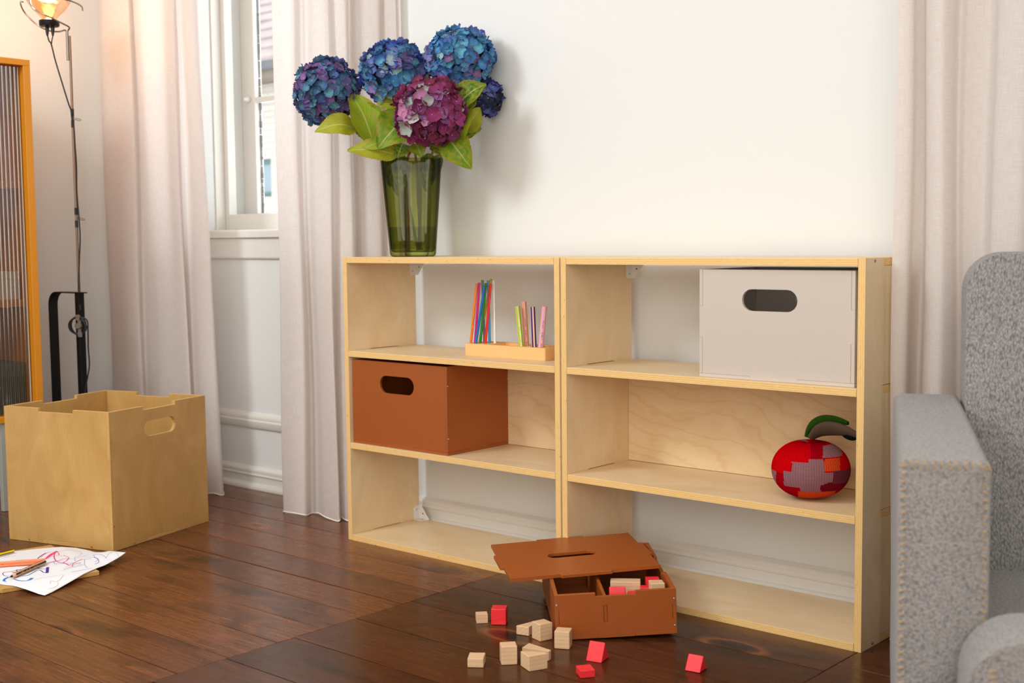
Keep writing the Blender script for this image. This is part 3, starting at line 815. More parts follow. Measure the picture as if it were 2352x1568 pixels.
def mk_leaf():
    k = N('hydrangea_leaf')
    oi = k.n.new('ShaderNodeObjectInfo')
    tc = k.n.new('ShaderNodeTexCoord'); sep = k.n.new('ShaderNodeSeparateXYZ'); k.l.new(tc.outputs['UV'], sep.inputs[0])
    u, v = sep.outputs['X'], sep.outputs['Y']
    av = k.math('ABSOLUTE', k.math('SUBTRACT', v, 0.5))
    ph = k.math('SUBTRACT', k.math('MULTIPLY', u, 7.5), k.math('MULTIPLY', av, 6.0))
    fr = k.math('ABSOLUTE', k.math('SUBTRACT', k.math('FRACT', ph), 0.5))
    vein = k.ramp(fr, [(0.0, (1, 1, 1, 1)), (0.075, (0, 0, 0, 1))])
    mid = k.ramp(av, [(0.012, (1, 1, 1, 1)), (0.03, (0, 0, 0, 1))])
    n1 = k.noise(k.coords('UV', (6, 5, 1)), 1.2, 4, 0.6, 0.5)
    base = k.mix(k.ramp(n1, [(0.38, (0, 0, 0, 1)), (0.66, (1, 1, 1, 1))]), oi.outputs['Color'], srgb(158, 158, 40))
    rimf = k.math('ADD', k.math('MULTIPLY', av, 1.6), k.math('MULTIPLY', k.math('SUBTRACT', n1, 0.5), 0.7))
    base = k.mix(k.ramp(rimf, [(0.70, (0, 0, 0, 1)), (0.9, (0.8, 0.8, 0.8, 1))]), base, srgb(172, 128, 40))
    c = k.mix(k.math('MULTIPLY', vein, 0.3), base, srgb(186, 190, 96))
    c = k.mix(k.math('MULTIPLY', mid, 0.75), c, srgb(200, 204, 130))
    k.set(color=c, rough=0.5, spec=0.35)
    tr = k.n.new('ShaderNodeBsdfTranslucent'); k.l.new(c, tr.inputs['Color'])
    mx = k.n.new('ShaderNodeMixShader'); mx.inputs[0].default_value = 0.28
    k.l.new(k.b.outputs[0], mx.inputs[1]); k.l.new(tr.outputs[0], mx.inputs[2]); k.l.new(mx.outputs[0], k.out.inputs['Surface'])
    k.bump(k.math('ADD', k.math('MULTIPLY', vein, -1.0), k.math('MULTIPLY', n1, 0.6)), 0.5, 0.0012)
    return k.m
MAT['leaf'] = mk_leaf()
MAT['stem'] = simple('hydrangea_stem', srgb(128, 120, 52), 0.6, var=0.2, vscale=60)
MAT['stem_red'] = simple('hydrangea_stem_reddish', srgb(150, 96, 66), 0.6, var=0.2, vscale=60)
def P(u, v, off=0.0):
    """point over the vase seen at a photo pixel; off > 0 is nearer the camera"""
    d = CF + CR*((u-1176)/FPX) - CU*((v-784)/FPX)
    s = (Vector((VX, VY, 1.2))-CAM).dot(CF)
    return CAM + d*(s-off)
def leaf(parent, base, tip, off_b, off_t, wpx, color, bend=0.03, face=0.25, fold=0.25, seed=0):
    rn = random.Random(seed); org = parent.matrix_world.translation if False else parent.location
    B = P(*base, off_b); T_ = P(*tip, off_t); ax = T_-B; L_ = ax.length; ax.normalize()
    n = -CF + CU*0.35 + CR*face; n = (n-ax*n.dot(ax)).normalized(); sd = ax.cross(n)
    W_ = wpx*0.001375*0.5
    def fn(u, v):
        c = (v-0.5)*2; e = abs(c)
        half = W_*math.sin(PI*min(1.0, u**0.75*0.97+0.02))**0.8*(1-0.15*u)
        saw = 1+0.075*((u*17) % 1.0)*(e > 0.99)
        und = 0.06*W_*math.sin(u*14+c*2+seed)*e
        p = B + ax*(L_*(u+0.02*e*math.sin(u*PI))) + sd*(half*saw*c) + n*(bend*math.sin(PI*u)*1.0 + fold*half*e*e + und - 0.25*bend*u)
        return tuple(p-org)
    mb = MB(); mb.grid(fn, 44, 10, 0, lambda u, v: (u, v))
    o = mb.build('leaf', MAT['leaf'], parent, smooth=True, angle=0, recalc=False); o.color = color
    return o
def hydrangea(label, c_px, off, R, n, pal, squash, foot, seed, bendpt=None, stem_mat='stem', fsz=0.0198):
    rn = random.Random(seed)
    C = P(*c_px, off)
    f = Vector((VX+foot[0], VY+foot[1], H+0.02))
    root = thing('hydrangea', label, 'flower', tuple(f), 0, 'hydrangeas in the green vase')
    def loc(p): return tuple(Vector(p)-f)
    neck = Vector((VX+foot[2], VY+foot[3], H+VH+0.01))
    mid2 = bendpt if bendpt is not None else neck.lerp(C, 0.55)+Vector((0, 0, 0.01))
    cps = [tuple(f), tuple(f.lerp(neck, 0.5)), tuple(neck), tuple(mid2), tuple(C-Vector((0, 0, R*0.45)).lerp((C-neck).normalized()*R*0.4, 0.6))]
    path = catmull(cps, 26)
    mb = MB(); mb.tube([loc(p) for p in path], [0.0046-0.0014*i/26 for i in range(27)], 8); mb.build('stem', MAT[stem_mat], root, smooth=True)
    up = (C-neck).normalized()*0.55+Vector((0, 0, 0.65)); up.normalize()
    core = MB()  # plain dark ellipsoid added inside the head to block see-through
    core.grid(lambda a, b_: loc(C + Vector((math.cos(2*PI*a)*math.sin(PI*b_), math.sin(2*PI*a)*math.sin(PI*b_), math.cos(PI*b_)*squash))*R*0.80), 16, 10); core.build('dark_core', MAT['flower_core'], root, smooth=True)
    k = 0; i = 0; ga = PI*(3-math.sqrt(5))
    while i < n:
        zz = 1-2*(i+0.5)/n; rr = math.sqrt(1-zz*zz); th = i*ga+rn.uniform(-0.12, 0.12); i += 1
        d = Vector((rr*math.cos(th), rr*math.sin(th), zz+rn.uniform(-0.05, 0.05))).normalized()
        if d.dot(up) < -0.80: continue
        rad = R*(1+rn.uniform(-0.10, 0.045))
        pos = C + Vector((d.x*rad, d.y*rad, d.z*rad*squash))
        nd = (d+Vector((rn.uniform(-.38, .38), rn.uniform(-.38, .38), rn.uniform(-.3, .38)))).normalized()
        q = nd.to_track_quat('Z', 'Y').to_matrix().to_4x4()
        s = fsz*rn.uniform(0.80, 1.2)
        M_ = Matrix.Translation(Vector(loc(pos))) @ q @ Matrix.Rotation(rn.uniform(0, 6.28), 4, 'Z') @ Matrix.Diagonal((s, s, s, 1))
        wts = pal(d, rn)
        col = wts
        o = inst('floret', FLO[rn.choice((0, 1, 1, 2, 3))], root, M_, col)
    return root
def pick(rn, table):
    t = rn.random()*sum(x[0] for x in table)
    for w_, c in table:
        t -= w_
        if t <= 0: break
    j = rn.uniform(0.95, 1.5); g = srgb(*c)
    return (min(1, g[0]*j*rn.uniform(.9, 1.1)), min(1, g[1]*j*rn.uniform(.9, 1.1)), min(1, g[2]*j), 1)
BLUE = [(5, (52, 122, 166)), (5, (76, 144, 172)), (3, (62, 108, 160)), (1.4, (104, 108, 156)), (1.4, (130, 170, 180)), (0.6, (124, 92, 140))]
DEEP = [(4, (48, 108, 160)), (4, (70, 130, 162)), (3, (76, 98, 148)), (1.4, (112, 96, 150)), (2, (140, 174, 178)), (1.2, (36, 92, 168))]
TEAL = [(4, (58, 98, 132)), (4, (74, 122, 146)), (2.6, (94, 80, 134)), (2.2, (124, 84, 136)), (3, (64, 92, 142))]
MAG = [(6, (146, 46, 108)), (3, (116, 36, 86)), (3, (138, 80, 138)), (1.4, (176, 112, 156)), (1.0, (172, 168, 166)), (1, (104, 28, 62))]
DARK = [(4, (62, 82, 136)), (3, (44, 58, 98)), (3, (34, 42, 64)), (1, (92, 96, 150))]
h2 = hydrangea('deep blue hydrangea in the middle of the bouquet', (906, 168), 0.01, 0.099, 235, lambda d, r: pick(r, DEEP), 0.92, (0.02, 0.01, -0.01, 0.02), 21)
h3 = hydrangea('bright blue hydrangea at the top right of the bouquet', (1058, 134), 0.055, 0.099, 235, lambda d, r: pick(r, BLUE), 0.90, (0.0, 0.02, 0.02, 0.02), 22)
h1 = hydrangea('teal and purple hydrangea leaning out to the left', (752, 212), 0.0, 0.096, 225, lambda d, r: pick(r, TEAL), 1.0, (0.035, -0.02, -0.05, -0.01), 23, bendpt=P(812, 262, 0.0))
h4 = hydrangea('magenta hydrangea low at the front of the bouquet', (990, 259), 0.150, 0.100, 215, lambda d, r: pick(r, MAG), 0.92, (-0.03, 0.0, 0.01, -0.03), 24, bendpt=P(985, 330, 0.05), stem_mat='stem_red', fsz=0.0218)
h5 = hydrangea('small dark blue hydrangea half hidden behind the right leaves', (1112, 226), 0.035, 0.050, 70, lambda d, r: pick(r, DARK), 1.0, (0.03, 0.03, 0.05, 0.03), 25)
GR = srgb(92, 142, 18); GR2 = srgb(136, 168, 24); GR3 = srgb(52, 108, 22); GRY = srgb(168, 172, 40); DKG = srgb(70, 76, 50)
leaf(h1, (858, 332), (806, 212), 0.07, 0.05, 82, GR2, 0.018, 0.5, 0.35, 1)
leaf(h1, (884, 318), (815, 232), 0.04, 0.035, 84, GR, 0.012, -0.5, 0.3, 2)
leaf(h1, (818, 296), (724, 300), 0.05, 0.09, 58, GRY, 0.035, 0.0, 0.2, 3)
leaf(h2, (912, 356), (798, 344), 0.06, 0.10, 56, GRY, 0.02, 0.0, 0.25, 4)
leaf(h2, (885, 330), (835, 340), 0.075, 0.10, 36, GR2, 0.015, 0.2, 0.25, 41)
leaf(h4, (938, 268), (868, 338), 0.055, 0.115, 92, GR, 0.022, 0.2, 0.2, 5)
leaf(h2, (945, 250), (866, 236), 0.01, 0.04, 50, GRY, 0.012, 0.0, 0.2, 6)
leaf(h3, (1052, 242), (1116, 192), 0.15, 0.16, 62, GR3, 0.016, -0.2, 0.4, 7)
leaf(h3, (1062, 256), (1088, 200), 0.13, 0.13, 44, GR3, 0.01, 0.2, 0.2, 71)
leaf(h3, (1046, 330), (1084, 230), 0.13, 0.12, 70, GR2, 0.024, -0.4, 0.3, 8)
leaf(h3, (1068, 304), (1102, 246), 0.10, 0.10, 48, GRY, 0.012, 0.3, 0.3, 81)
leaf(h3, (1028, 316), (1082, 386), 0.11, 0.14, 72, GR, 0.028, -0.3, 0.3, 9)
leaf(h5, (1062, 312), (1106, 294), 0.09, 0.10, 38, GR3, 0.01, 0.0, 0.3, 10)
leaf(h4, (1040, 318), (978, 334), 0.10, 0.13, 46, DKG, 0.012, 0.2, 0.2, 11)
leaf(h4, (1000, 330), (1018, 358), 0.10, 0.12, 40, DKG, 0.008, 0.0, 0.3, 12)
leaf(h4, (955, 330), (968, 360), 0.05, 0.07, 46, GR2, 0.01, 0.0, 0.3, 13)
leaf(h2, (925, 330), (912, 362), 0.03, 0.07, 54, GR3, 0.01, 0.2, 0.2, 14)
# leaves pushed down inside the vase
leaf(h1, (916, 352), (914, 450), 0.03, 0.025, 54, srgb(64, 104, 30), 0.004, 0.2, 0.35, 15)
leaf(h1, (904, 356), (896, 430), 0.01, 0.0, 40, srgb(58, 92, 30), 0.004, -0.3, 0.3, 16)
leaf(h3, (985, 352), (978, 440), -0.01, -0.02, 44, srgb(70, 104, 36), 0.004, 0.3, 0.3, 17)
leaf(h3, (1010, 356), (992, 418), -0.02, -0.02, 36, srgb(84, 112, 50), 0.004, -0.3, 0.3, 18)

# ================================================================== PENCIL TRAY AND PENCILS
TX0, TX1, TYA, TYB, TH = 0.4285, 0.7405, 0.0985, 0.205, 0.036
tray = thing('pencil_tray', 'peach wooden desk tray with pencil holes on the top shelf', 'tray', (TX0, TYA, Z1+0.0003))
TW, TD = TX1-TX0, TYB-TYA
small_h = [(0.0125+0.0211*i, 0.014+0.019*j) for j in range(3) for i in range(4)]
big_h = [(0.2085+0.0245*i, 0.018+0.024*j) for j in range(4) for i in range(4)]
holes = [circle(x, y, 0.0052, 12) for x, y in small_h]+[circle(x, y, 0.0092, 16) for x, y in big_h]
rc = [(0.088, 0.013), (0.189, 0.013), (0.192, 0.016), (0.192, TD-0.016), (0.189, TD-0.013), (0.088, TD-0.013), (0.085, TD-0.016), (0.085, 0.016)]
def rrect(x0, x1, y0, y1, r, n=4):
    p = []
    for cx, cy, a0 in ((x1-r, y0+r, -PI/2), (x1-r, y1-r, 0), (x0+r, y1-r, PI/2), (x0+r, y0+r, PI)):
        for k in range(n+1): p.append((cx+r*math.cos(a0+PI/2*k/n), cy+r*math.sin(a0+PI/2*k/n)))
    return p
mb = MB(); mb.prism(rrect(0, TW, 0, TD, 0.005), holes+[rc], 0.010, TH, XYZ, 0, 0); mb.build('body', MAT['peach'], tray, bevel=0.0012, segs=2)
mb = MB(); mb.prism(rrect(0, TW, 0, TD, 0.005), (), 0, 0.010, XYZ, 0, 0); mb.build('base', MAT['peach'], tray)

def mk_barrel(name, a, b, stripes, mark=None, marks=True):
    """hexagonal barrel: UV x along the length (m), y round the barrel"""
    k = N(name)
    tc = k.n.new('ShaderNodeTexCoord'); sep = k.n.new('ShaderNodeSeparateXYZ'); k.l.new(tc.outputs['UV'], sep.inputs[0])
    u, v = sep.outputs['X'], sep.outputs['Y']
    if stripes:
        fr = k.math('FRACT', k.math('MULTIPLY', v, stripes))
        c = k.mix(k.ramp(fr, [(0.0, (0, 0, 0, 1)), (0.49, (0, 0, 0, 1)), (0.5, (1, 1, 1, 1))], 'CONSTANT'), a, b)
    else:
        rgb = k.n.new('ShaderNodeRGB'); rgb.outputs[0].default_value = a; c = rgb.outputs[0]
    if mark is not None:
        # rows of small printed characters along one or two faces
        cell = k.math('FLOOR', k.math('MULTIPLY', u, 620))
        wn = k.n.new('ShaderNodeTexWhiteNoise'); wn.noise_dimensions = '2D'
        cv = k.n.new('ShaderNodeCombineXYZ'); k.l.new(cell, cv.inputs[0]); k.l.new(k.math('FLOOR', k.math('MULTIPLY', v, 34)), cv.inputs[1]); k.l.new(cv.outputs[0], wn.inputs['Vector'])
        on = k.math('GREATER_THAN', wn.outputs['Value'], 0.5)
        vf = k.math('FRACT', k.math('MULTIPLY', v, 3))
        band = k.math('MULTIPLY', k.math('GREATER_THAN', vf, 0.19), k.math('LESS_THAN', vf, 0.31))
        rng = k.math('MULTIPLY', k.math('GREATER_THAN', u, 0.018), k.math('LESS_THAN', u, 0.115))
        gaps = k.math('GREATER_THAN', k.noise(k.coords('UV', (60, 0.01, 1)), 1.0, 0), 0.44)
        fac = k.math('MULTIPLY', k.math('MULTIPLY', on, band), k.math('MULTIPLY', rng, gaps))
        c = k.mix(fac, c, mark)
    k.set(color=c, rough=0.35, spec=0.5)
    return k.m
WOODM = simple('pencil_wood', srgb(222, 176, 140), 0.6)
def pencil(label, a, b, r, barrel, lead, flat_top=True, sharp=False, end_mat=None, group=None, seg=6):
    """a = lower (or blunt) end, b = the other end; sharp gives a cone and lead at a"""
    a = Vector(a); b = Vector(b); ax = (b-a); L_ = ax.length; ax.normalize()
    root = thing('coloured_pencil', label, 'pencil', tuple(a), 0, group)
    M_ = Vector((0, 0, 1)).rotation_difference(ax).to_matrix()
    def w_(x, y, z): return tuple(M_ @ Vector((x, y, z)))
    z0 = 0.02*(r/0.007) if sharp else 0.0
    mb = MB(); mb.tube([w_(0, 0, z0), w_(0, 0, z0+0.0001), w_(0, 0, L_-0.0015), w_(0, 0, L_-0.0003)], [r, r, r, r*0.97], seg, 0); mb.build('barrel', barrel, root, smooth=True, angle=30)
    if sharp:
        mb = MB(); mb.tube([w_(0, 0, z0), w_(0, 0, z0*0.45)], [r*0.99, r*0.55], 10); mb.build('sharpened_wood', WOODM, root, smooth=True)
        mb = MB(); mb.tube([w_(0, 0, z0*0.47), w_(0, 0, z0*0.1), w_(0, 0, 0)], [r*0.56, r*0.22, r*0.1], 10); mb.build('lead', lead, root, smooth=True)
    mb = MB(); mb.tube([w_(0, 0, L_-0.0004), w_(0, 0, L_)], [r*0.95, r*0.9], seg); mb.build('end_cap', end_mat or WOODM, root)
    mb = MB(); mb.tube([w_(0, 0, L_-0.0002), w_(0, 0, L_+0.0003)], [r*0.42, r*0.4], 10); mb.build('core', lead, root)
    return root
thin = [  # hole (column, row), top pixel, colour, name
    ((0, 0), (1095, 652), (240, 130, 22), 'orange'), ((0, 1), (1101, 649), (224, 12, 140), 'magenta'),
    ((1, 0), (1113, 656), (18, 112, 186), 'royal blue'), ((1, 1), (1116, 650), (12, 138, 40), 'green'),
    ((0, 2), (1128, 641), (206, 164, 30), 'golden yellow'), ((1, 2), (1108, 643), (88, 106, 112), 'slate grey'),
    ((2, 1), (1127, 652), (236, 26, 22), 'red'), ((2, 2), (1121, 644), (22, 146, 210), 'sky blue'), ((3, 2), (1134, 644), (234, 234, 236), 'white')]
for hp, tp, c, nm in thin:
    sx, sy = small_h[hp[1]*4+hp[0]]
    h_ = Vector((TX0+sx, TYA+sy, Z1+TH))
    t_ = pix(*tp, y=h_.y)
    d_ = (t_-h_); foot = h_ - d_*(0.0235/d_.z)
    m_ = mk_barrel(nm.replace(' ', '_')+'_pencil_lacquer', srgb(*c), srgb(*c), 0, srgb(*[int(x*0.45) for x in c]) if nm in ('orange', 'magenta') else None)
    pencil(nm+' pencil standing in the peach desk tray', foot, t_, 0.0039, m_, simple(nm+'_lead', srgb(*c), 0.6), end_mat=simple(nm+'_end', srgb(*[int(x*0.8) for x in c]), 0.5), group='thin pencils in the tray')
thick = [((0, 0), (1188.5, 703), (146, 206, 24), (228, 180, 140), 'lime green', (236, 240, 200)), ((0, 1), (1203, 692), (226, 150, 122), (218, 156, 128), 'salmon', (60, 60, 70)),
         ((2, 0), (1223, 704), (46, 22, 116), (222, 176, 140), 'dark violet', None), ((3, 0), (1251, 703), (232, 160, 206), (224, 184, 160), 'pink', (70, 50, 120))]
for hp, tp, c, c2, nm, mk in thick:
    sx, sy = big_h[hp[1]*4+hp[0]]
    h_ = Vector((TX0+sx, TYA+sy, Z1+TH)); t_ = pix(*tp, y=h_.y)
    d_ = (t_-h_); foot = h_ - d_*(0.0225/d_.z)
    m_ = mk_barrel(nm.replace(' ', '_')+'_thick_lacquer', srgb(*c), srgb(*c2), 5, srgb(*mk) if mk else None)
    pencil('chunky '+nm+' striped pencil in the desk tray', foot, t_, 0.0077, m_, simple(nm+'_wax', srgb(*c), 0.6), seg=10, group='chunky pencils in the tray')

# ================================================================== KNITTED APPLE
AX, AY = 1.5550, 0.128
apple = thing('knitted_apple', 'red patchwork knitted apple on the middle shelf', 'toy', (AX, AY, Z2+0.0004))
def mk_yarn(name, c):
    k = N(name)
    tc = k.n.new('ShaderNodeTexCoord'); sep = k.n.new('ShaderNodeSeparateXYZ'); k.l.new(tc.outputs['UV'], sep.inputs[0])
    cu = k.math('MULTIPLY', sep.outputs['X'], 92); rv = k.math('MULTIPLY', sep.outputs['Y'], 62)
    fx = k.math('ABSOLUTE', k.math('SUBTRACT', k.math('FRACT', cu), 0.5))
    st = k.math('SINE', k.math('MULTIPLY', k.math('ADD', rv, k.math('MULTIPLY', fx, 1.7)), 2*PI))
    col_ = k.math('SINE', k.math('MULTIPLY', cu, 2*PI))
    h_ = k.math('ADD', k.math('MULTIPLY', st, 0.5), k.math('MULTIPLY', fx, 2.2))
    n = k.noise(k.coords('Object'), 420, 3)
    hh_ = k.math('ADD', h_, n)
    cc = k.ramp(hh_, [(0.1, tuple(x*0.55 for x in c[:3])+(1,)), (0.8, c), (1.0, tuple(min(1, x*1.15) for x in c[:3])+(1,))])
    k.set(color=cc, rough=1.0, spec=0.0)
    k.bump(hh_, 0.8, 0.0017)
    return k.m
YM = [mk_yarn('yarn_red', srgb(206, 4, 14)), mk_yarn('yarn_crimson', srgb(168, 4, 22)), mk_yarn('yarn_mauve', srgb(150, 104, 110)), mk_yarn('yarn_orange', srgb(214, 74, 34)), mk_yarn('yarn_plum', srgb(104, 48, 62)), mk_yarn('yarn_wine', srgb(120, 14, 34))]
AR, AH = 0.0945, 0.142
NU, NVV = 132, 74
def ap(u, v):
    th = 2*PI*u; ph = PI*v
    r = AR*math.sin(ph)**0.86; z = AH*0.5*(1-math.cos(ph))
    z = AH*0.5 - AH*0.5*math.cos(ph)*1.0
    dim = math.exp(-((r/AR)/0.22)**2)
    z += (-0.010*dim if v > 0.5 else 0.008*dim)
    r *= 1+0.018*math.sin(3*th+0.6)+0.02*math.sin(th-1.0)
    if v < 0.5: z = max(z, 0.0005)
    return (r*math.cos(th), r*math.sin(th), z)
vr = Vector((math.cos(YAW), math.sin(YAW), 0)); 
view = (Vector((CAM.x-AX, CAM.y-AY, 0))).normalized(); side = Vector((-view.y, view.x, 0))
def patch(u, v):
    p = Vector(ap(u, v)); X = p.dot(side)/AR; Y = (p.z-AH/2)/(AH/2); front = p.dot(view) > -0.01
    if not front:
        return [0, 2, 3, 1, 4, 0][int((u*7) % 6)] if int(v*5) % 2 else [1, 0, 2, 5][int((u*5) % 4)]
    if 0.34 < X < 0.72 and 0.12 < Y < 0.52: return 3
    if 0.30 < X < 0.78 and 0.56 < Y < 0.90: return 2
    if X > 0.55 and -0.34 < Y < 0.12: return 4
    if X > 0.25 and -0.60 < Y < -0.30 - 0.05*math.sin(X*9): return 5
    if -0.30 < X < 0.62 and Y < -0.60: return 3
    if -0.66 < X < 0.58 and -0.60 < Y < 0.10 and not (X < -0.25 and Y < -0.44): return 2
    if -0.46 < X < 0.36 and 0.10 <= Y < 0.40: return 2
    if -0.06 < X < 0.32 and 0.40 <= Y < 0.52: return 2
    if X < -0.86 and Y < 0.0: return 2
    if Y < 0.02: return 1
    if 0.0 < X < 0.4 and Y > 0.5: return 1
    return 0
mb = MB(); mi = [patch((i+0.5)/NU, (j+0.5)/NVV) for j in range(NVV) for i in range(NU)]
mb.grid(ap, NU, NVV, mi, lambda u, v: (u, v)); mb.build('body', YM, apple, smooth=True, angle=0, recalc=True)
def knit_leaf(name, label, base, ctrl, tip, wd, th_, cols, tilt):
    m_ = mk_yarn('yarn_'+name, cols)
    B, C_, T_ = (Vector(p) for p in (base, ctrl, tip))
    def cen(t): return B*(1-t)**2+C_*(2*t*(1-t))+T_*t*t
    sd = (CR*0.15+CF*0.9-CU*0.75).normalized()
    def fn(u, v):
        t = u; p = cen(t); tg = (cen(min(1, t+0.01))-cen(max(0, t-0.01))).normalized()
        n = tg.cross(sd).normalized(); s_ = n.cross(tg)
        a = 2*PI*v; half = wd*(math.sin(PI*min(1, 0.10+0.86*t))**0.6)
        return tuple(p + s_*math.cos(a)*half + n*math.sin(a)*(th_*(0.4+0.6*math.sin(PI*min(1, .1+.85*t)))) + n*tilt*half*math.cos(a)**2)
    mb = MB(); mb.grid(fn, 26, 14, 0, lambda u, v: (u*0.8, v*0.5))
    o = mb.build(name, m_, apple, smooth=True, angle=0); o['label'] = label
    return o
def A(u, v, off=0.0):
    p = pix(u, v, y=AY)
    return p - CF*off - Vector((AX, AY, Z2+0.0004))
knit_leaf('leaf', 'green knitted leaf', A(1855, 1003, -0.01), A(1880, 952, -0.02), A(1948, 972, 0.0), 0.019, 0.008, srgb(66, 112, 36), 0.15)
knit_leaf('leaf_underside', 'brown and dark green knitted leaf', A(1862, 1004, 0.01), A(1890, 962, 0.02), A(1958, 996, 0.045), 0.021, 0.0125, srgb(112, 92, 76), -0.1)
knit_leaf('leaf_fringe', 'dark green knitted edge of the leaf', A(1925, 992, 0.03), A(1938, 1000, 0.035), A(1956, 1004, 0.04), 0.012, 0.004, srgb(22, 44, 36), 0)
mb = MB(); mb.lathe([(0.010, 0.0), (0.011, 0.006), (0.008, 0.012), (0.003, 0.015)], 14, tuple(A(1866, 1006, 0.0))); mb.build('stalk', mk_yarn('yarn_stalk', srgb(120, 128, 96)), apple, smooth=True)

# ================================================================== TOY BLOCKS
def mk_block(name, a, b, paint=False):
    k = N(name); v = k.coords('Object', (1, 1, 1)) 
    oi = k.n.new('ShaderNodeObjectInfo')
    if paint:
        n = k.noise(k.coords('Object', (40, 260, 260)), 2, 3); c = k.ramp(n, [(0.3, a), (0.7, b)])
    else:
        w_ = k.n.new('ShaderNodeTexWave'); w_.wave_type = 'RINGS'; w_.rings_direction = 'X'; w_.inputs['Scale'].default_value = 38; w_.inputs['Distortion'].default_value = 1.6
        k.l.new(k.coords('Object', (0.15, 1, 1), (0, 0.06, 0.05)), w_.inputs['Vector']); c = k.ramp(w_.outputs['Fac'], [(0.0, a), (1.0, b)])
        n = k.noise(k.coords('Object', (60, 700, 700)), 1.5, 3); c = k.mix(0.35, c, k.ramp(n, [(0.3, a), (0.7, b)]))
    k.set(color=c, rough=0.6 if not paint else 0.42, spec=0.35); return k.m
MAT['beech'] = mk_block('beech_block', srgb(208, 170, 130), srgb(220, 186, 148)); MAT['redblock'] = mk_block('red_block', srgb(226, 34, 44), srgb(240, 58, 64), True)
def block(name, label, pos, rotz, shape, dims, mat, group='wooden toy blocks on the floor', tilt=(0, 0)):
    x, y, z = dims; mb = MB()
    if shape == 'box': mb.box(-x/2, x/2, -y/2, y/2, 0, z)
    elif shape == 'wedge': mb.prism([(-y/2, 0), (y/2, 0), (0, z)], (), -x/2, x/2, YZX, 0, 0)
    elif shape == 'ramp': mb.prism([(-x/2, -y/2), (x/2, -y/2), (x/2, -y/2+y*0.35), (-x/2, y/2)], (), 0, z, XYZ, 0, 0)
    elif shape == 'half': # block with one rounded long side
        p = [(-y/2, 0), (y/2-z/2, 0)]+[(y/2-z/2+z/2*math.cos(a), z/2+z/2*math.sin(a)) for a in [(-PI/2+PI*k/10) for k in range(1, 10)]]+[(y/2-z/2, z), (-y/2, z)]
        mb.prism(p, (), -x/2, x/2, YZX, 0, 0)
    o = mb.build(name, mat, None, bevel=0.0016, segs=2)
    o.location = pos; o.rotation_euler = (tilt[0], tilt[1], rotz)
    return tag(o, label, 'block', group)
BE, RD = MAT['beech'], MAT['redblock']
F = lambda u, v: tuple(pix(u, v, z=0.0006))
rc_ = math.radians
def fc(u, v, d=0.02):   # floor point d metres behind the sight line's foot, i.e. the middle of a block
    p = pix(u, v, z=0.0006); e = Vector((CF.x, CF.y, 0)).normalized()*d
    return (p.x+e.x, p.y+e.y, 0.0006)
block('toy_block', 'small beech block with one rounded side, left of the red cube', fc(1106, 1430, 0.014), rc_(48), 'half', (0.028, 0.036, 0.022), BE)
block('toy_block', 'red cube beside the rounded beech block', fc(1147, 1436, 0.022), rc_(35), 'box', (0.037, 0.037, 0.040), RD)
block('toy_block', 'beech wedge leaning beside two cubes near the low box', fc(1211, 1459, 0.024), rc_(104), 'ramp', (0.050, 0.034, 0.022), BE)
block('toy_block', 'beech cube at the left corner of the low box', fc(1246, 1474, 0.026), rc_(74), 'box', (0.036, 0.036, 0.041), BE)
block('toy_block', 'beech cube standing before the low terracotta box', fc(1295, 1493, 0.026), rc_(28), 'box', (0.036, 0.036, 0.041), BE)
block('toy_block', 'flat beech block nearest the camera on the left', fc(1094, 1534, 0.024), rc_(36), 'box', (0.036, 0.042, 0.021), BE)
block('toy_block', 'beech cube between the flat block and the angled block', fc(1168, 1528, 0.022), rc_(48), 'box', (0.036, 0.036, 0.042), BE)
block('toy_block', 'long low beech wedge lying behind the angled block', fc(1238, 1514, 0.020), rc_(14), 'ramp', (0.068, 0.036, 0.022), BE)
block('toy_block', 'angled beech block with ringed grain, nearest the red blocks', fc(1227, 1540, 0.024), rc_(66), 'ramp', (0.046, 0.044, 0.034), BE)
block('toy_block', 'larger red triangular prism on the floor', fc(1374, 1521, 0.024), rc_(14), 'wedge', (0.038, 0.045, 0.041), RD)
block('toy_block', 'flat red block in front of the larger red prism', fc(1346, 1557, 0.020), rc_(54), 'box', (0.033, 0.038, 0.017), RD)
block('toy_block', 'small red triangular prism lying alone to the right', fc(1602, 1544, 0.022), rc_(8), 'wedge', (0.036, 0.040, 0.033), RD)
# blocks inside the low box (right compartment)
def inbox(a, b_, z):
    u = Vector((math.cos(0.7727), math.sin(0.7727), 0)); v = Vector((-math.sin(0.7727), math.cos(0.7727), 0))
    p = Vector((1.1596, -0.3736, 0.0008))+u*a+v*b_; return (p.x, p.y, 0.0477*(p.y+0.3736)+0.0118+z)
GI = 'toy blocks inside the low box'
block('toy_block', 'steep red triangular prism beside the divider inside the low box', inbox(0.154, 0.054, 0.0), 0.70, 'wedge', (0.040, 0.056, 0.095), RD, GI)
block('toy_block', 'red block standing in the notch of the low box', inbox(0.199, 0.052, 0.0), 0.78, 'box', (0.036, 0.036, 0.077), RD, GI)
block('toy_block', 'upright beech block at the right inside the low box', inbox(0.252, 0.068, 0.0), 0.80, 'box', (0.034, 0.034, 0.096), BE, GI)
block('toy_block', 'narrow red block between the beech blocks in the low box', inbox(0.226, 0.092, 0.0), 0.70, 'box', (0.020, 0.026, 0.078), RD, GI)
block('toy_block', 'wide beech block under the lid in the low box', inbox(0.184, 0.125, 0.0), 0.62, 'box', (0.074, 0.036, 0.086), BE, GI)
block('toy_block', 'red block deep under the lid inside the low box', inbox(0.252, 0.128, 0.0), 0.72, 'box', (0.034, 0.034, 0.086), RD, GI)

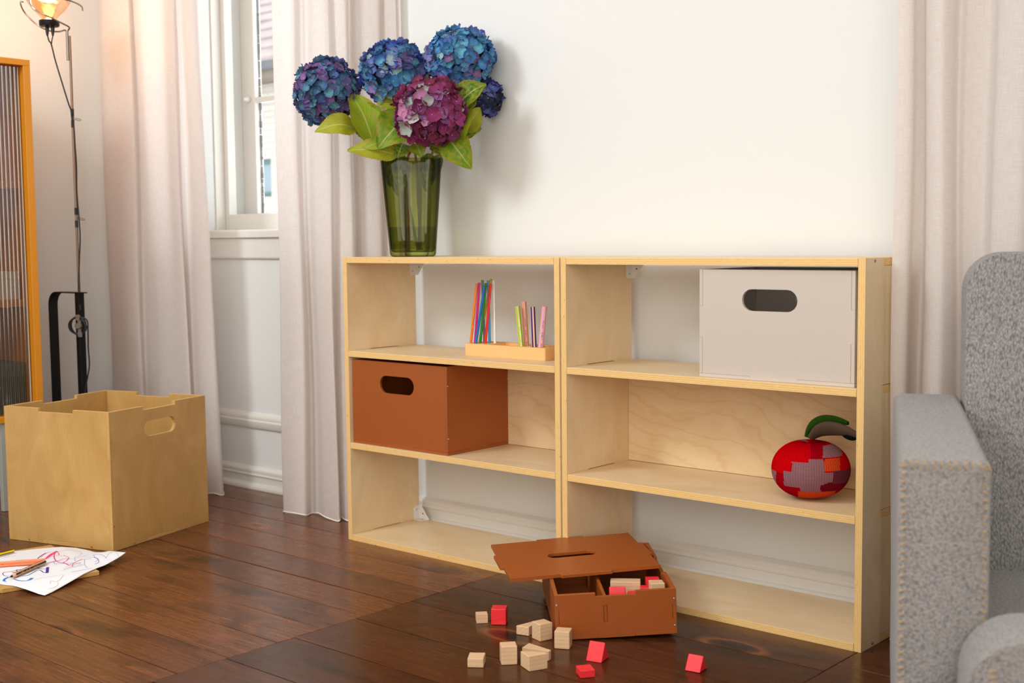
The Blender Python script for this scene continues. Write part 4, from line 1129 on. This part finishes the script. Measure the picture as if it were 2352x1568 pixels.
# ================================================================== DRAWING AND PENCILS ON THE CRATE LID
P1, P2, P4, P3 = Vector((-0.318, -0.603, 0)), Vector((-0.152, -0.955, 0)), Vector((-0.552, -0.633, 0)), Vector((-0.844, -1.128, 0))
MAT['paper'] = simple('drawing_paper', srgb(233, 233, 237), 0.8, spec=0.2)
LC, LA = Vector((-0.471, -0.910)), -0.179
def paper_z(x, y):
    # distance outside the crate lid, which carries the sheet
    dx, dy = x-LC.x, y-LC.y
    lx = dx*math.cos(LA)+dy*math.sin(LA); ly = -dx*math.sin(LA)+dy*math.cos(LA)
    ox, oy = max(0, abs(lx)-0.218), max(0, abs(ly)-0.218); od = math.hypot(ox, oy)
    tip = max(0, 1-math.hypot(x-P1.x, y-P1.y)/0.15)
    z = 0.0148 + 0.0011*math.sin(x*31+y*17) + 0.0022*max(0, ly/0.218)*math.sin(x*24+1.0)**2
    z = z - min(0.0112, od*0.13)*(1-0.9*min(1, tip*2.2)) + 0.013*tip*tip
    return max(z, 0.0016)
pc = Vector((-0.45, -0.83, 0))
paper = thing('drawing', "child's felt-pen scribble on white paper lying on the crate lid", 'drawing', tuple(pc))
def sheet(u, v):
    p = P1.lerp(P2, u).lerp(P4.lerp(P3, u), v)
    return (p.x-pc.x, p.y-pc.y, paper_z(p.x, p.y))
mb = MB(); mb.grid(sheet, 90, 60); so = mb.build('sheet', MAT['paper'], paper, smooth=True, angle=0)
sm = so.modifiers.new('thickness', 'SOLIDIFY'); sm.thickness = 0.0003; sm.offset = -1
INK = {}
def ink(c):
    if c not in INK: INK[c] = simple('felt_pen_%d_%d_%d' % c, srgb(*c), 0.7)
    return INK[c]
def stroke(c, wd, pts, n=None):
    """a flat line of ink lying on the sheet"""
    wd *= 1.35
    path = catmull([tuple(pix(*p, z=0.0155))[:2] for p in pts], n or len(pts)*8)
    mb = MB(); V = []; F_ = []
    for i, q in enumerate(path):
        dr = (path[min(i+1, len(path)-1)]-path[max(i-1, 0)]); dr = dr.normalized() if dr.length > 1e-9 else Vector((1, 0))
        for s_ in (-1, 1):
            x, y = q.x-dr.y*wd/2*s_, q.y+dr.x*wd/2*s_
            V.append((x-pc.x, y-pc.y, paper_z(x, y)+0.0006))
        if i: F_.append([2*i-2, 2*i-1, 2*i+1, 2*i])
    mb.add(V, F_); mb.build('ink_stroke', ink(c), paper, recalc=False)
def Z(x, y): return (x/7.35, 1220+y/7.35)      # from the enlarged view of the drawing
PINK, VIO, BLU, SKY, ORG, PUR, GRE = (238, 62, 128), (72, 30, 128), (24, 124, 206), (110, 168, 226), (238, 110, 70), (158, 104, 186), (196, 180, 160)
for j in range(7): stroke(PINK, 0.0028, [Z(760+18*j, 470-10*j), Z(840+18*j, 400-9*j), Z(960+3*j, 335+4*j)], 8)
stroke(PINK, 0.0024, [Z(960, 335), Z(915, 400), Z(930, 470), Z(1000, 520), Z(1090, 545), Z(1165, 580)])
stroke(PINK, 0.0020, [Z(985, 370), Z(995, 400)], 3)
stroke(PINK, 0.0022, [Z(1165, 435), Z(1120, 500), Z(1075, 525), Z(1110, 555), Z(1160, 580)])
stroke((240, 120, 160), 0.0012, [Z(690, 450), Z(740, 400), Z(850, 350)]); stroke((240, 120, 160), 0.0012, [Z(780, 470), Z(900, 420), Z(1080, 405)])
stroke((240, 120, 160), 0.0012, [Z(780, 540), Z(960, 490), Z(1080, 450), Z(1160, 435)]); stroke((240, 120, 160), 0.0012, [Z(1170, 575), Z(1280, 530), Z(1400, 490), Z(1540, 480)])
stroke(ORG, 0.0016, [Z(1080, 405), Z(1110, 415), Z(1160, 420)]); stroke(ORG, 0.0018, [Z(1385, 485), Z(1290, 525), Z(1235, 560), Z(1220, 600)])
stroke(ORG, 0.0010, [Z(60, 435), Z(150, 415), Z(270, 400)]); stroke(ORG, 0.0010, [Z(240, 500), Z(340, 488), Z(450, 486)])
stroke(VIO, 0.0022, [Z(775, 370), Z(700, 415), Z(635, 465)]); stroke(VIO, 0.0014, [Z(775, 525), Z(860, 510), Z(940, 490)])
stroke(VIO, 0.0016, [Z(620, 600), Z(680, 628), Z(785, 636)]); stroke(VIO, 0.0060, [Z(805, 605), Z(800, 650), Z(795, 702)], 6)
stroke(VIO, 0.0020, [Z(795, 702), Z(730, 690), Z(690, 660), Z(640, 650), Z(560, 690), Z(470, 735), Z(370, 745)])
stroke(VIO, 0.0014, [Z(290, 650), Z(170, 680), Z(80, 690), Z(45, 715), Z(80, 745), Z(160, 748)]); stroke(VIO, 0.0022, [Z(350, 635), Z(280, 650), Z(290, 680), Z(200, 690)])
stroke(BLU, 0.0052, [Z(70, 830), Z(66, 815), Z(90, 790), Z(150, 765)]); stroke(BLU, 0.0026, [Z(75, 836), Z(105, 838)], 3)
stroke(BLU, 0.0030, [Z(240, 795), Z(320, 825), Z(410, 836), Z(480, 828)]); stroke(BLU, 0.0070, [Z(480, 825), Z(515, 810), Z(540, 785)], 6)
stroke(SKY, 0.0013, [Z(910, 510), Z(930, 545), Z(1040, 550), Z(1160, 545), Z(1370, 545)]); stroke(SKY, 0.0012, [Z(1250, 440), Z(1360, 415), Z(1580, 412), Z(1700, 420), Z(1790, 465)])
stroke(SKY, 0.0013, [Z(1580, 412), Z(1600, 460), Z(1650, 490), Z(1600, 520)]); stroke(SKY, 0.0012, [Z(1430, 490), Z(1430, 560), Z(1475, 610)]); stroke(SKY, 0.0010, [Z(1260, 450), Z(1270, 520)])
stroke(SKY, 0.0010, [Z(920, 500), Z(1100, 470), Z(1300, 455), Z(1500, 450), Z(1640, 475)])
stroke(PUR, 0.0016, [Z(1590, 458), Z(1650, 480), Z(1668, 520), Z(1600, 550)]); stroke(PUR, 0.0011, [Z(1210, 688), Z(1400, 650), Z(1560, 620)])
for j in range(4): stroke(PUR, 0.0007, [Z(1040+33*j, 662-26*j), Z(1210+17*j*(j % 2+1), 618-21*j), Z(1430-26*j, 566-9*j*(j % 3))])
stroke(GRE, 0.0009, [Z(980, 350), Z(1120, 322), Z(1310, 318), Z(1375, 345), Z(1360, 375)]); stroke(GRE, 0.0008, [Z(560, 820), Z(780, 780), Z(1060, 735)])
stroke(GRE, 0.0009, [Z(1070, 740), Z(1020, 800), Z(950, 830), Z(860, 830), Z(845, 860)]); stroke(GRE, 0.0009, [Z(820, 918), Z(930, 890), Z(985, 850), Z(960, 835)])
stroke((190, 180, 200), 0.0008, [Z(1780, 480), Z(1860, 400), Z(1940, 380), Z(2010, 460)])

ZP = 0.0166
def pp(px, py, dz=0.0075): return tuple(pix(px, py, z=ZP+dz))
blk = mk_barrel('black_gold_barrel', srgb(30, 26, 24), srgb(206, 150, 118), 4, srgb(214, 180, 96))
o = pencil('chunky black pencil with a sharpened tip lying on the drawing', pp(22.5, 1325, 0.0052), pp(102, 1290), 0.0072, blk, simple('charcoal_lead', srgb(38, 38, 44), 0.5), sharp=True, seg=10)
org = mk_barrel('orange_wood_barrel', srgb(236, 104, 44), srgb(238, 150, 110), 4, srgb(60, 40, 50))
pencil('chunky orange pencil lying beside the black one', pp(-78, 1302), pp(103, 1288), 0.0080, org, simple('orange_wax', srgb(226, 60, 20), 0.6), seg=10)
yb = mk_barrel('yellow_black_barrel', srgb(236, 196, 16), srgb(24, 22, 20), 3, None)
pencil('yellow and black striped pencil at the edge of the drawing', pp(-130, 1304, 0.006), pp(31, 1264, 0.006), 0.0056, yb, simple('graphite', srgb(60, 60, 62), 0.4), end_mat=simple('yellow_pencil_end', srgb(90, 70, 30), 0.6), seg=6)

# ================================================================== FLOOR LAMP
LB = Vector((-1.318, -0.150, 0))
lamp = thing('floor_lamp', 'slender floor lamp with a bare reflector bulb and black steel base', 'lamp', tuple(LB))
RH = Vector((math.cos(YAW), math.sin(YAW), 0)); FH = Vector((-math.sin(YAW), math.cos(YAW), 0)); UP = Vector((0, 0, 1))
KP = 0.001625
def lz(v): return 0.7881+(660-v)*KP*0.99       # height over the floor for a photo row beside the pole
def LPt(u, v, f=0.0):
    """point of the lamp in the vertical plane through the pole that faces the room"""
    vx = 187-(660-v)*0.0482                     # the pole's own column in that row
    p = RH*((u-vx)*KP)+FH*f; return (p.x, p.y, lz(v))
b = MB(); b.tube([(0, 0, 0.74), (0, 0, 1.715)], 0.0050, 6); b.build('pole', simple('bronzed_steel', srgb(122, 98, 82), 0.3, 1.0), lamp, smooth=False)
b = MB(); b.tube([LPt(155, 72, -0.006), LPt(158, 140, -0.006)], 0.0052, 12); b.build('sleeve', MAT['nickel'], lamp, smooth=True)
BB = Vector(LPt(113, 52, 0.0))
wire = [LPt(155, 74, -0.006), LPt(161, 66, -0.01), LPt(148, 58, -0.03), LPt(128, 48, -0.07), LPt(104, 36, -0.085), LPt(90, 22, -0.082), LPt(87, 8, -0.075), LPt(97, 1, -0.07), LPt(125, 2, -0.06), LPt(165, 8, -0.03), LPt(180, 14, 0.02), LPt(176, 20, 0.06)]
b = MB(); b.tube([tuple(p) for p in catmull(wire, 70)], 0.0030, 8); b.build('bulb_cradle', MAT['nickel'], lamp, smooth=True)
wire2 = [LPt(155, 74, -0.006), LPt(148, 71, 0.0), LPt(128, 71, 0.03), LPt(100, 66, 0.05), LPt(72, 52, 0.06), LPt(48, 28, 0.05), LPt(42, 12, 0.03), LPt(48, 6, 0.0), LPt(60, 10, -0.03)]
b = MB(); b.tube([tuple(p) for p in catmull(wire2, 60)], 0.0030, 8); b.build('bulb_cradle', MAT['nickel'], lamp, smooth=True)
b = MB(); b.lathe([(0.034, -0.016), (0.036, -0.012), (0.036, 0.004), (0.030, 0.007)], 24, tuple(BB)); b.build('socket', MAT['black_metal'], lamp, smooth=True)
for u in (108.5, 121):
    b = MB(); b.tube([LPt(u, 60), LPt(u, 66), LPt(u+0.3, 76), LPt(u+0.6, 84)], [0.006, 0.0075, 0.006, 0.003], 10); b.build('plug', MAT['black_rubber'], lamp, smooth=True)
kb = N('bulb_glass'); t_ = kb.n.new('ShaderNodeBsdfTransparent'); t_.inputs[0].default_value = (1.0, 0.86, 0.68, 1)
g_ = kb.n.new('ShaderNodeBsdfGlossy'); g_.inputs['Roughness'].default_value = 0.12; g_.inputs['Color'].default_value = srgb(236, 214, 190)
mx_ = kb.n.new('ShaderNodeMixShader'); kb.l.new(kb.math('ADD', kb.math('MULTIPLY', kb.schlick(), 0.5), 0.42), mx_.inputs[0]); kb.l.new(t_.outputs[0], mx_.inputs[1]); kb.l.new(g_.outputs[0], mx_.inputs[2]); kb.l.new(mx_.outputs[0], kb.out.inputs['Surface'])
b = MB(); b.lathe([(0.024, 0.006), (0.026, 0.012), (0.038, 0.026), (0.058, 0.045), (0.074, 0.068), (0.080, 0.088), (0.076, 0.098), (0.050, 0.108), (0.012, 0.112)], 40, tuple(BB)); b.build('reflector_bulb', kb.m, lamp, smooth=True, angle=60)
kf = N('glowing_filament'); em = kf.n.new('ShaderNodeEmission'); em.inputs[0].default_value = (1.0, 0.50, 0.12, 1); em.inputs[1].default_value = 9; kf.l.new(em.outputs[0], kf.out.inputs['Surface'])
b = MB(); b.lathe([(0.006, 0.016), (0.015, 0.026), (0.018, 0.040), (0.013, 0.054), (0.005, 0.062)], 16, tuple(BB)); b.build('filament', kf.m, lamp, smooth=True)
pl = bpy.data.lights.new('bulb_light', 'POINT'); pl.energy = 11; pl.color = (1.0, 0.62, 0.34); pl.shadow_soft_size = 0.03
plo = bpy.data.objects.new('bulb_light', pl); COL.objects.link(plo); plo.parent = lamp; plo.location = (BB.x, BB.y, BB.z+0.075)
cab = [LPt(110, 84), LPt(113, 95), LPt(118, 102), LPt(128, 140), LPt(142, 185), LPt(158, 235), LPt(165.5, 252, -0.007), LPt(168, 270, -0.007), LPt(173, 292, -0.007), LPt(176, 330, -0.008), LPt(180, 380, -0.008), LPt(181, 430, -0.008), LPt(184, 470, -0.008), LPt(187, 500, -0.008), LPt(190, 545, -0.008), LPt(189, 590, -0.008), LPt(188, 640, -0.008), LPt(190, 690, -0.010), LPt(194, 712, -0.014)]
b = MB(); b.tube([tuple(p) for p in catmull(cab, 110)], 0.0027, 8); b.build('cable', MAT['black_rubber'], lamp, smooth=True)
b = MB(); b.tube([LPt(121.5, 84), LPt(119.5, 93), LPt(118.5, 103)], 0.0022, 8); b.build('cable', MAT['black_rubber'], lamp, smooth=True)
for va, vb, vr_ in ((249, 268, 0), (275, 292, 0), (476, 492, 0), (505, 521, 0)):
    ua = 187-(660-va)*0.0482; ub = 187-(660-vb)*0.0482
    b = MB(); b.tube([LPt(ua, va), LPt(ub, vb)], 0.0062, 10); b.build('tape', MAT['black_rubber'], lamp)
for v in (272, 500):
    uu = 187-(660-v)*0.0482
    b = MB(); b.tube([tuple(p) for p in catmull([LPt(uu, v-2), LPt(uu+8, v-1), LPt(uu+15, v+0.5), LPt(uu+19, v+2), LPt(uu+18, v+4.5), LPt(uu+13, v+4), LPt(uu+7, v+2), LPt(uu, v+2)], 24)], 0.0011, 6); b.build('guide_ring', MAT['nickel'], lamp, smooth=True)
# black steel strip handle: up, over and down to the post
e1 = RH*0.766-FH*0.643; wv_ = RH*0.643+FH*0.766
def strip(pts, th, wd, name):
    mb = MB(); V = []; F_ = []
    n = len(pts)
    for i, p in enumerate(pts):
        t = Vector(pts[min(i+1, n-1)])-Vector(pts[max(i-1, 0)]); t.normalize(); nn = t.cross(wv_).normalized()
        for a, c in ((-1, -1), (1, -1), (1, 1), (-1, 1)): V.append(tuple(Vector(p)+nn*a*th/2+wv_*c*wd/2))
    for i in range(n-1):
        for k in range(4): F_.append([4*i+k, 4*i+(k+1) % 4, 4*i+4+(k+1) % 4, 4*i+4+k])
    F_ += [[3, 2, 1, 0], [4*n-4, 4*n-3, 4*n-2, 4*n-1]]
    mb.add(V, F_); return mb.build(name, MAT['black_metal'], lamp, smooth=True, angle=40)
LX = -0.188; rr_ = 0.05
pts = [tuple(e1*LX+UP*z) for z in (0.012, 0.2, 0.4, 0.6, 0.768-rr_)]+[tuple(e1*(LX+rr_-rr_*math.cos(a))+UP*(0.768-rr_+rr_*math.sin(a))) for a in [PI/2*k/10 for k in range(1, 11)]]+[tuple(e1*x+UP*0.768) for x in (-0.08, 0.0, 0.026)]
strip(pts, 0.004, 0.037, 'handle')
b = MB(); b.prism(rect(-0.0125, 0.0125, -0.0125, 0.0125), (), 0.10, 0.766, lambda a, c, h: tuple(e1*a+wv_*c+UP*h), 0, 0); b.build('post', MAT['black_metal'], lamp, bevel=0.001)
b = MB(); b.prism(rect(-0.215, 0.04, -0.055, 0.055), (), 0.0005, 0.012, lambda a, c, h: tuple(e1*a+wv_*c+UP*h), 0, 0); b.build('base_plate', MAT['black_metal'], lamp, bevel=0.002)
b = MB(); b.prism(rect(-0.05, 0.035, -0.045, 0.045), (), 0.012, 0.10, lambda a, c, h: tuple(e1*a+wv_*c+UP*h), 0, 0); b.build('transformer', simple('transformer_red', srgb(120, 30, 26), 0.5), lamp, bevel=0.003)
# cable winder and coil
cw = Vector(LPt(196, 748, -0.03))
coil = []
for k in range(0, 5*24+1):
    a = 2*PI*k/24; ri = 0.031+0.0035*math.sin(a*1.3+k*0.05)
    coil.append(tuple(cw + RH*math.cos(a)*ri*0.95-RH*0.008 + UP*math.sin(a)*ri + FH*(-0.006+0.014*k/120)))
b = MB(); b.tube(coil, 0.0027, 6); b.build('cable_coil', MAT['black_rubber'], lamp, smooth=True)
b = MB(); b.tube([tuple(p) for p in catmull([tuple(cw+RH*0.0+UP*0.032), LPt(212, 735, -0.03), LPt(215, 760, -0.03), LPt(214, 800, -0.02), LPt(217, 840, -0.02), LPt(213, 870, -0.02), LPt(208, 900, -0.02), LPt(200, 980, -0.02), LPt(205, 1060, -0.03), LPt(235, 1138, -0.04)], 60)], 0.0027, 8); b.build('cable', MAT['black_rubber'], lamp, smooth=True)
b = MB(); b.lathe([(0.0125, 0), (0.0125, 0.010), (0.0105, 0.012)], 20, tuple(cw-FH*0.008), axis=tuple(-FH)); b.build('winder_knob', MAT['nickel'], lamp, smooth=True, angle=40)
for s_, uu in ((1, -2), (-1, 4)):
    b = MB(); b.prism(rrect(-0.0075, 0.0075, 0.020, 0.042, 0.003), (), -0.002, 0.002, lambda a, c, h: tuple(cw + RH*(a+uu*KP*0.6) + UP*(c*s_) - FH*(0.012+h)), 0, 0); b.build('winder_tab', MAT['nickel'], lamp, bevel=0.0006)
b = MB(); b.prism(rect(-0.006, 0.006, -0.03, 0.03), (), -0.002, 0.002, lambda a, c, h: tuple(cw + RH*a + UP*c - FH*(0.004+h)), 0, 0); b.build('winder_bar', MAT['nickel'], lamp)

# ================================================================== OCHRE CABINET WITH REEDED GLASS
CXF, CXB, CY0, CY1, CZ0, CZ1 = -1.270, -1.655, -1.135, -0.335, 0.318, 1.605
cabn = thing('display_cabinet', 'ochre yellow cabinet with reeded glass door at the left edge', 'cabinet', (CXF, CY1, 0))
def cb(name, x0, x1, y0, y1, z0, z1, mat, bev=0.0012):
    mb = MB(); mb.box(x0-CXF, x1-CXF, y0-CY1, y1-CY1, z0, z1); return mb.build(name, mat, cabn, bevel=bev)
OC = MAT['ochre']
cb('top_panel', CXB, CXF, CY0, CY1, CZ1-0.022, CZ1, OC); cb('bottom_panel', CXB, CXF, CY0, CY1, CZ0, CZ0+0.022, OC)
cb('side_panel', CXB, CXF, CY1-0.026, CY1, CZ0+0.022, CZ1-0.022, OC); cb('side_panel', CXB, CXF, CY0, CY0+0.026, CZ0+0.022, CZ1-0.022, OC)
cb('back_panel', CXB, CXB+0.012, CY0+0.026, CY1-0.026, CZ0+0.022, CZ1-0.022, MAT['ochre_dark'])
for zt in (1.176, 0.752): cb('shelf', CXB+0.012, CXF-0.05, CY0+0.026, CY1-0.026, zt-0.026, zt, OC)
NR = 48
def rib(u, v):
    y = lerp(CY0+0.03, CY1-0.034, u); z = lerp(CZ0+0.026, CZ1-0.026, v)
    return (CXF-0.030+0.0042*abs(math.sin(u*PI*NR))-CXF, y-CY1, z)
mb = MB(); mb.grid(rib, NR*6, 1); mb.build('door_glass', MAT['reeded'], cabn, smooth=True, angle=0)
cb('glass_edge', CXF-0.034, CXF-0.026, CY1-0.0345, CY1-0.0325, CZ0+0.026, CZ1-0.026, simple('polished_glass_edge', srgb(214, 216, 208), 0.2), 0)
LEG = simple('leg_grey_metal', srgb(168, 170, 160), 0.5)
for x, y in ((CXF-0.010, -0.485), (CXB+0.03, -0.485), (CXF-0.010, CY0+0.15), (CXB+0.03, CY0+0.15)): cb('leg', x-0.020, x+0.002, y-0.013, y+0.013, 0.0006, CZ0, LEG)
for x in (CXF-0.021, CXB+0.019): cb('leg_rail', x-0.008, x+0.008, CY0+0.163, -0.498, CZ0-0.03, CZ0, LEG)
def carton(label, z, hgt, y1, col, x1=CXF-0.065, dep=0.24, dy=0.30, deco=None):
    t = thing('storage_carton', label, 'box', (x1-dep/2, y1-dy/2, z))
    m_ = simple('carton_%d_%d' % (col[0], col[2]), srgb(*col), 0.7)
    mb = MB(); mb.box(-dep/2, dep/2, -dy/2, dy/2, 0, hgt*0.72); mb.build('base', m_, t, bevel=0.001)
    mb = MB(); mb.box(-dep/2-0.002, dep/2+0.002, -dy/2-0.002, dy/2+0.002, hgt*0.725, hgt); mb.build('lid', m_, t, bevel=0.001)
    if deco:
        dm = simple('carton_print_white', srgb(206, 214, 206), 0.7)
        for q in deco:
            V = []; F_ = []; ps = catmull([(a, c) for a, c in q], 16)
            mb = MB(); mb.tube([(dep/2+0.0022, p.x-dy/2, p.y) for p in ps], 0.0007, 4); mb.build('printed_line', dm, t)
    return t
carton('cream carton on the middle shelf of the ochre cabinet', 0.7525, 0.102, -0.378, (222, 208, 180), dy=0.30)
carton('dark green carton on the floor of the ochre cabinet', CZ0+0.0225, 0.182, -0.366, (66, 92, 76), dy=0.34,
       deco=[[(0.22, 0.02), (0.235, 0.05), (0.225, 0.08), (0.245, 0.10)], [(0.262, 0.03), (0.264, 0.07)], [(0.272, 0.03), (0.274, 0.065)], [(0.25, 0.048), (0.285, 0.05)], [(0.32, 0.02), (0.326, 0.035), (0.332, 0.022)], [(0.21, 0.08), (0.222, 0.095), (0.23, 0.11)]])

# ================================================================== GREY WOOL ARMCHAIR
br_, rr2 = Vector((-0.419, 0.908, 0)), Vector((0.908, 0.419, 0))
AO = Vector((2.299, -0.886, 0))
chair = thing('armchair', 'grey wool upholstered armchair with whip-stitched seams at the right edge', 'armchair', tuple(AO))
def W3(a, c, h): return tuple(rr2*a+br_*c+UP*h)
def pad(name, a0, a1, c0, c1, z0, z1, bev, mat, segs=5, bulge=0.0, parent=None):
    mb = MB(); n = 10
    mb.prism(rect(a0, a1, c0, c1), (), z0, z1, W3, 0, 0)
    return mb.build(name, mat, parent or chair, smooth=True, angle=180, bevel=bev, segs=segs)
WA, WB = MAT['wool_arm'], MAT['wool']
def slab(name, poly, h0, h1, fn, bev, mat, segs=5):
    mb = MB(); mb.prism(poly, (), h0, h1, fn, 0, 0); return mb.build(name, mat, chair, smooth=True, angle=180, bevel=bev, segs=segs)
AT = 0.629
armp = rect(-0.064, 0.064, 0.08, AT)
for off, nm in ((0.0, 'arm'), (0.86, 'arm')):
    slab(nm, [(a+off, z) for a, z in armp], 0.0, 0.80, lambda a, z, h: W3(a, h, z), 0.016, WA)
bkp = rrect(0.066, 0.794, 0.24, 0.915, 0.075, 8)
slab('backrest', bkp, 0.0, 0.15, lambda a, z, h: W3(a, 0.625+h+(z-0.3)*0.09, z), 0.03, WB)
pad('seat', 0.066, 0.794, 0.03, 0.63, 0.14, 0.318, 0.02, WA)
slab('seat_cushion', rrect(0.022, 0.838, 0.13, 0.415, 0.085, 8), 0.0, 0.14, lambda a, z, h: W3(a, -0.145+h, z), 0.05, WA)
pad('plinth', -0.05, 0.91, 0.05, 0.74, 0.03, 0.12, 0.005, MAT['black_metal'])
for a, c in ((0, 0.06), (0.86, 0.06), (0, 0.74), (0.86, 0.74)):
    b = MB(); b.lathe([(0.018, 0.0006), (0.022, 0.05), (0.024, 0.082)], 14, W3(a, c, 0)); b.build('foot', MAT['black_metal'], chair, smooth=True)
# whip stitching along the front edges of the arm and the cushion
st = MB()
for i in range(46):
    z = 0.10+i*0.0115
    for a, s_ in ((-0.060, 1), (0.060, -1)):
        st.tube([W3(a-s_*0.003, 0.007, z-0.002), W3(a+s_*0.002, -0.0012, z), W3(a+s_*0.008, -0.0016, z+0.003)], [0.0009, 0.0013, 0.0009], 5)
for i in range(12):
    st.tube([W3(-0.058+i*0.0105, 0.006, AT-0.002), W3(-0.056+i*0.0105, -0.001, AT-0.007), W3(-0.053+i*0.0105, -0.0015, AT-0.014)], [0.0008, 0.0011, 0.0008], 5)
sto = st.build('whip_stitching', MAT['stitch'], chair, smooth=True); sto['kind'] = 'stuff'
st = MB()
for i in range(26):
    z = 0.16+i*0.0085
    st.tube([W3(0.050, -0.142, z), W3(0.056, -0.147, z+0.001), W3(0.063, -0.1465, z+0.003)], [0.0009, 0.0013, 0.0009], 5)
sto = st.build('whip_stitching', MAT['stitch'], chair, smooth=True); sto['kind'] = 'stuff'
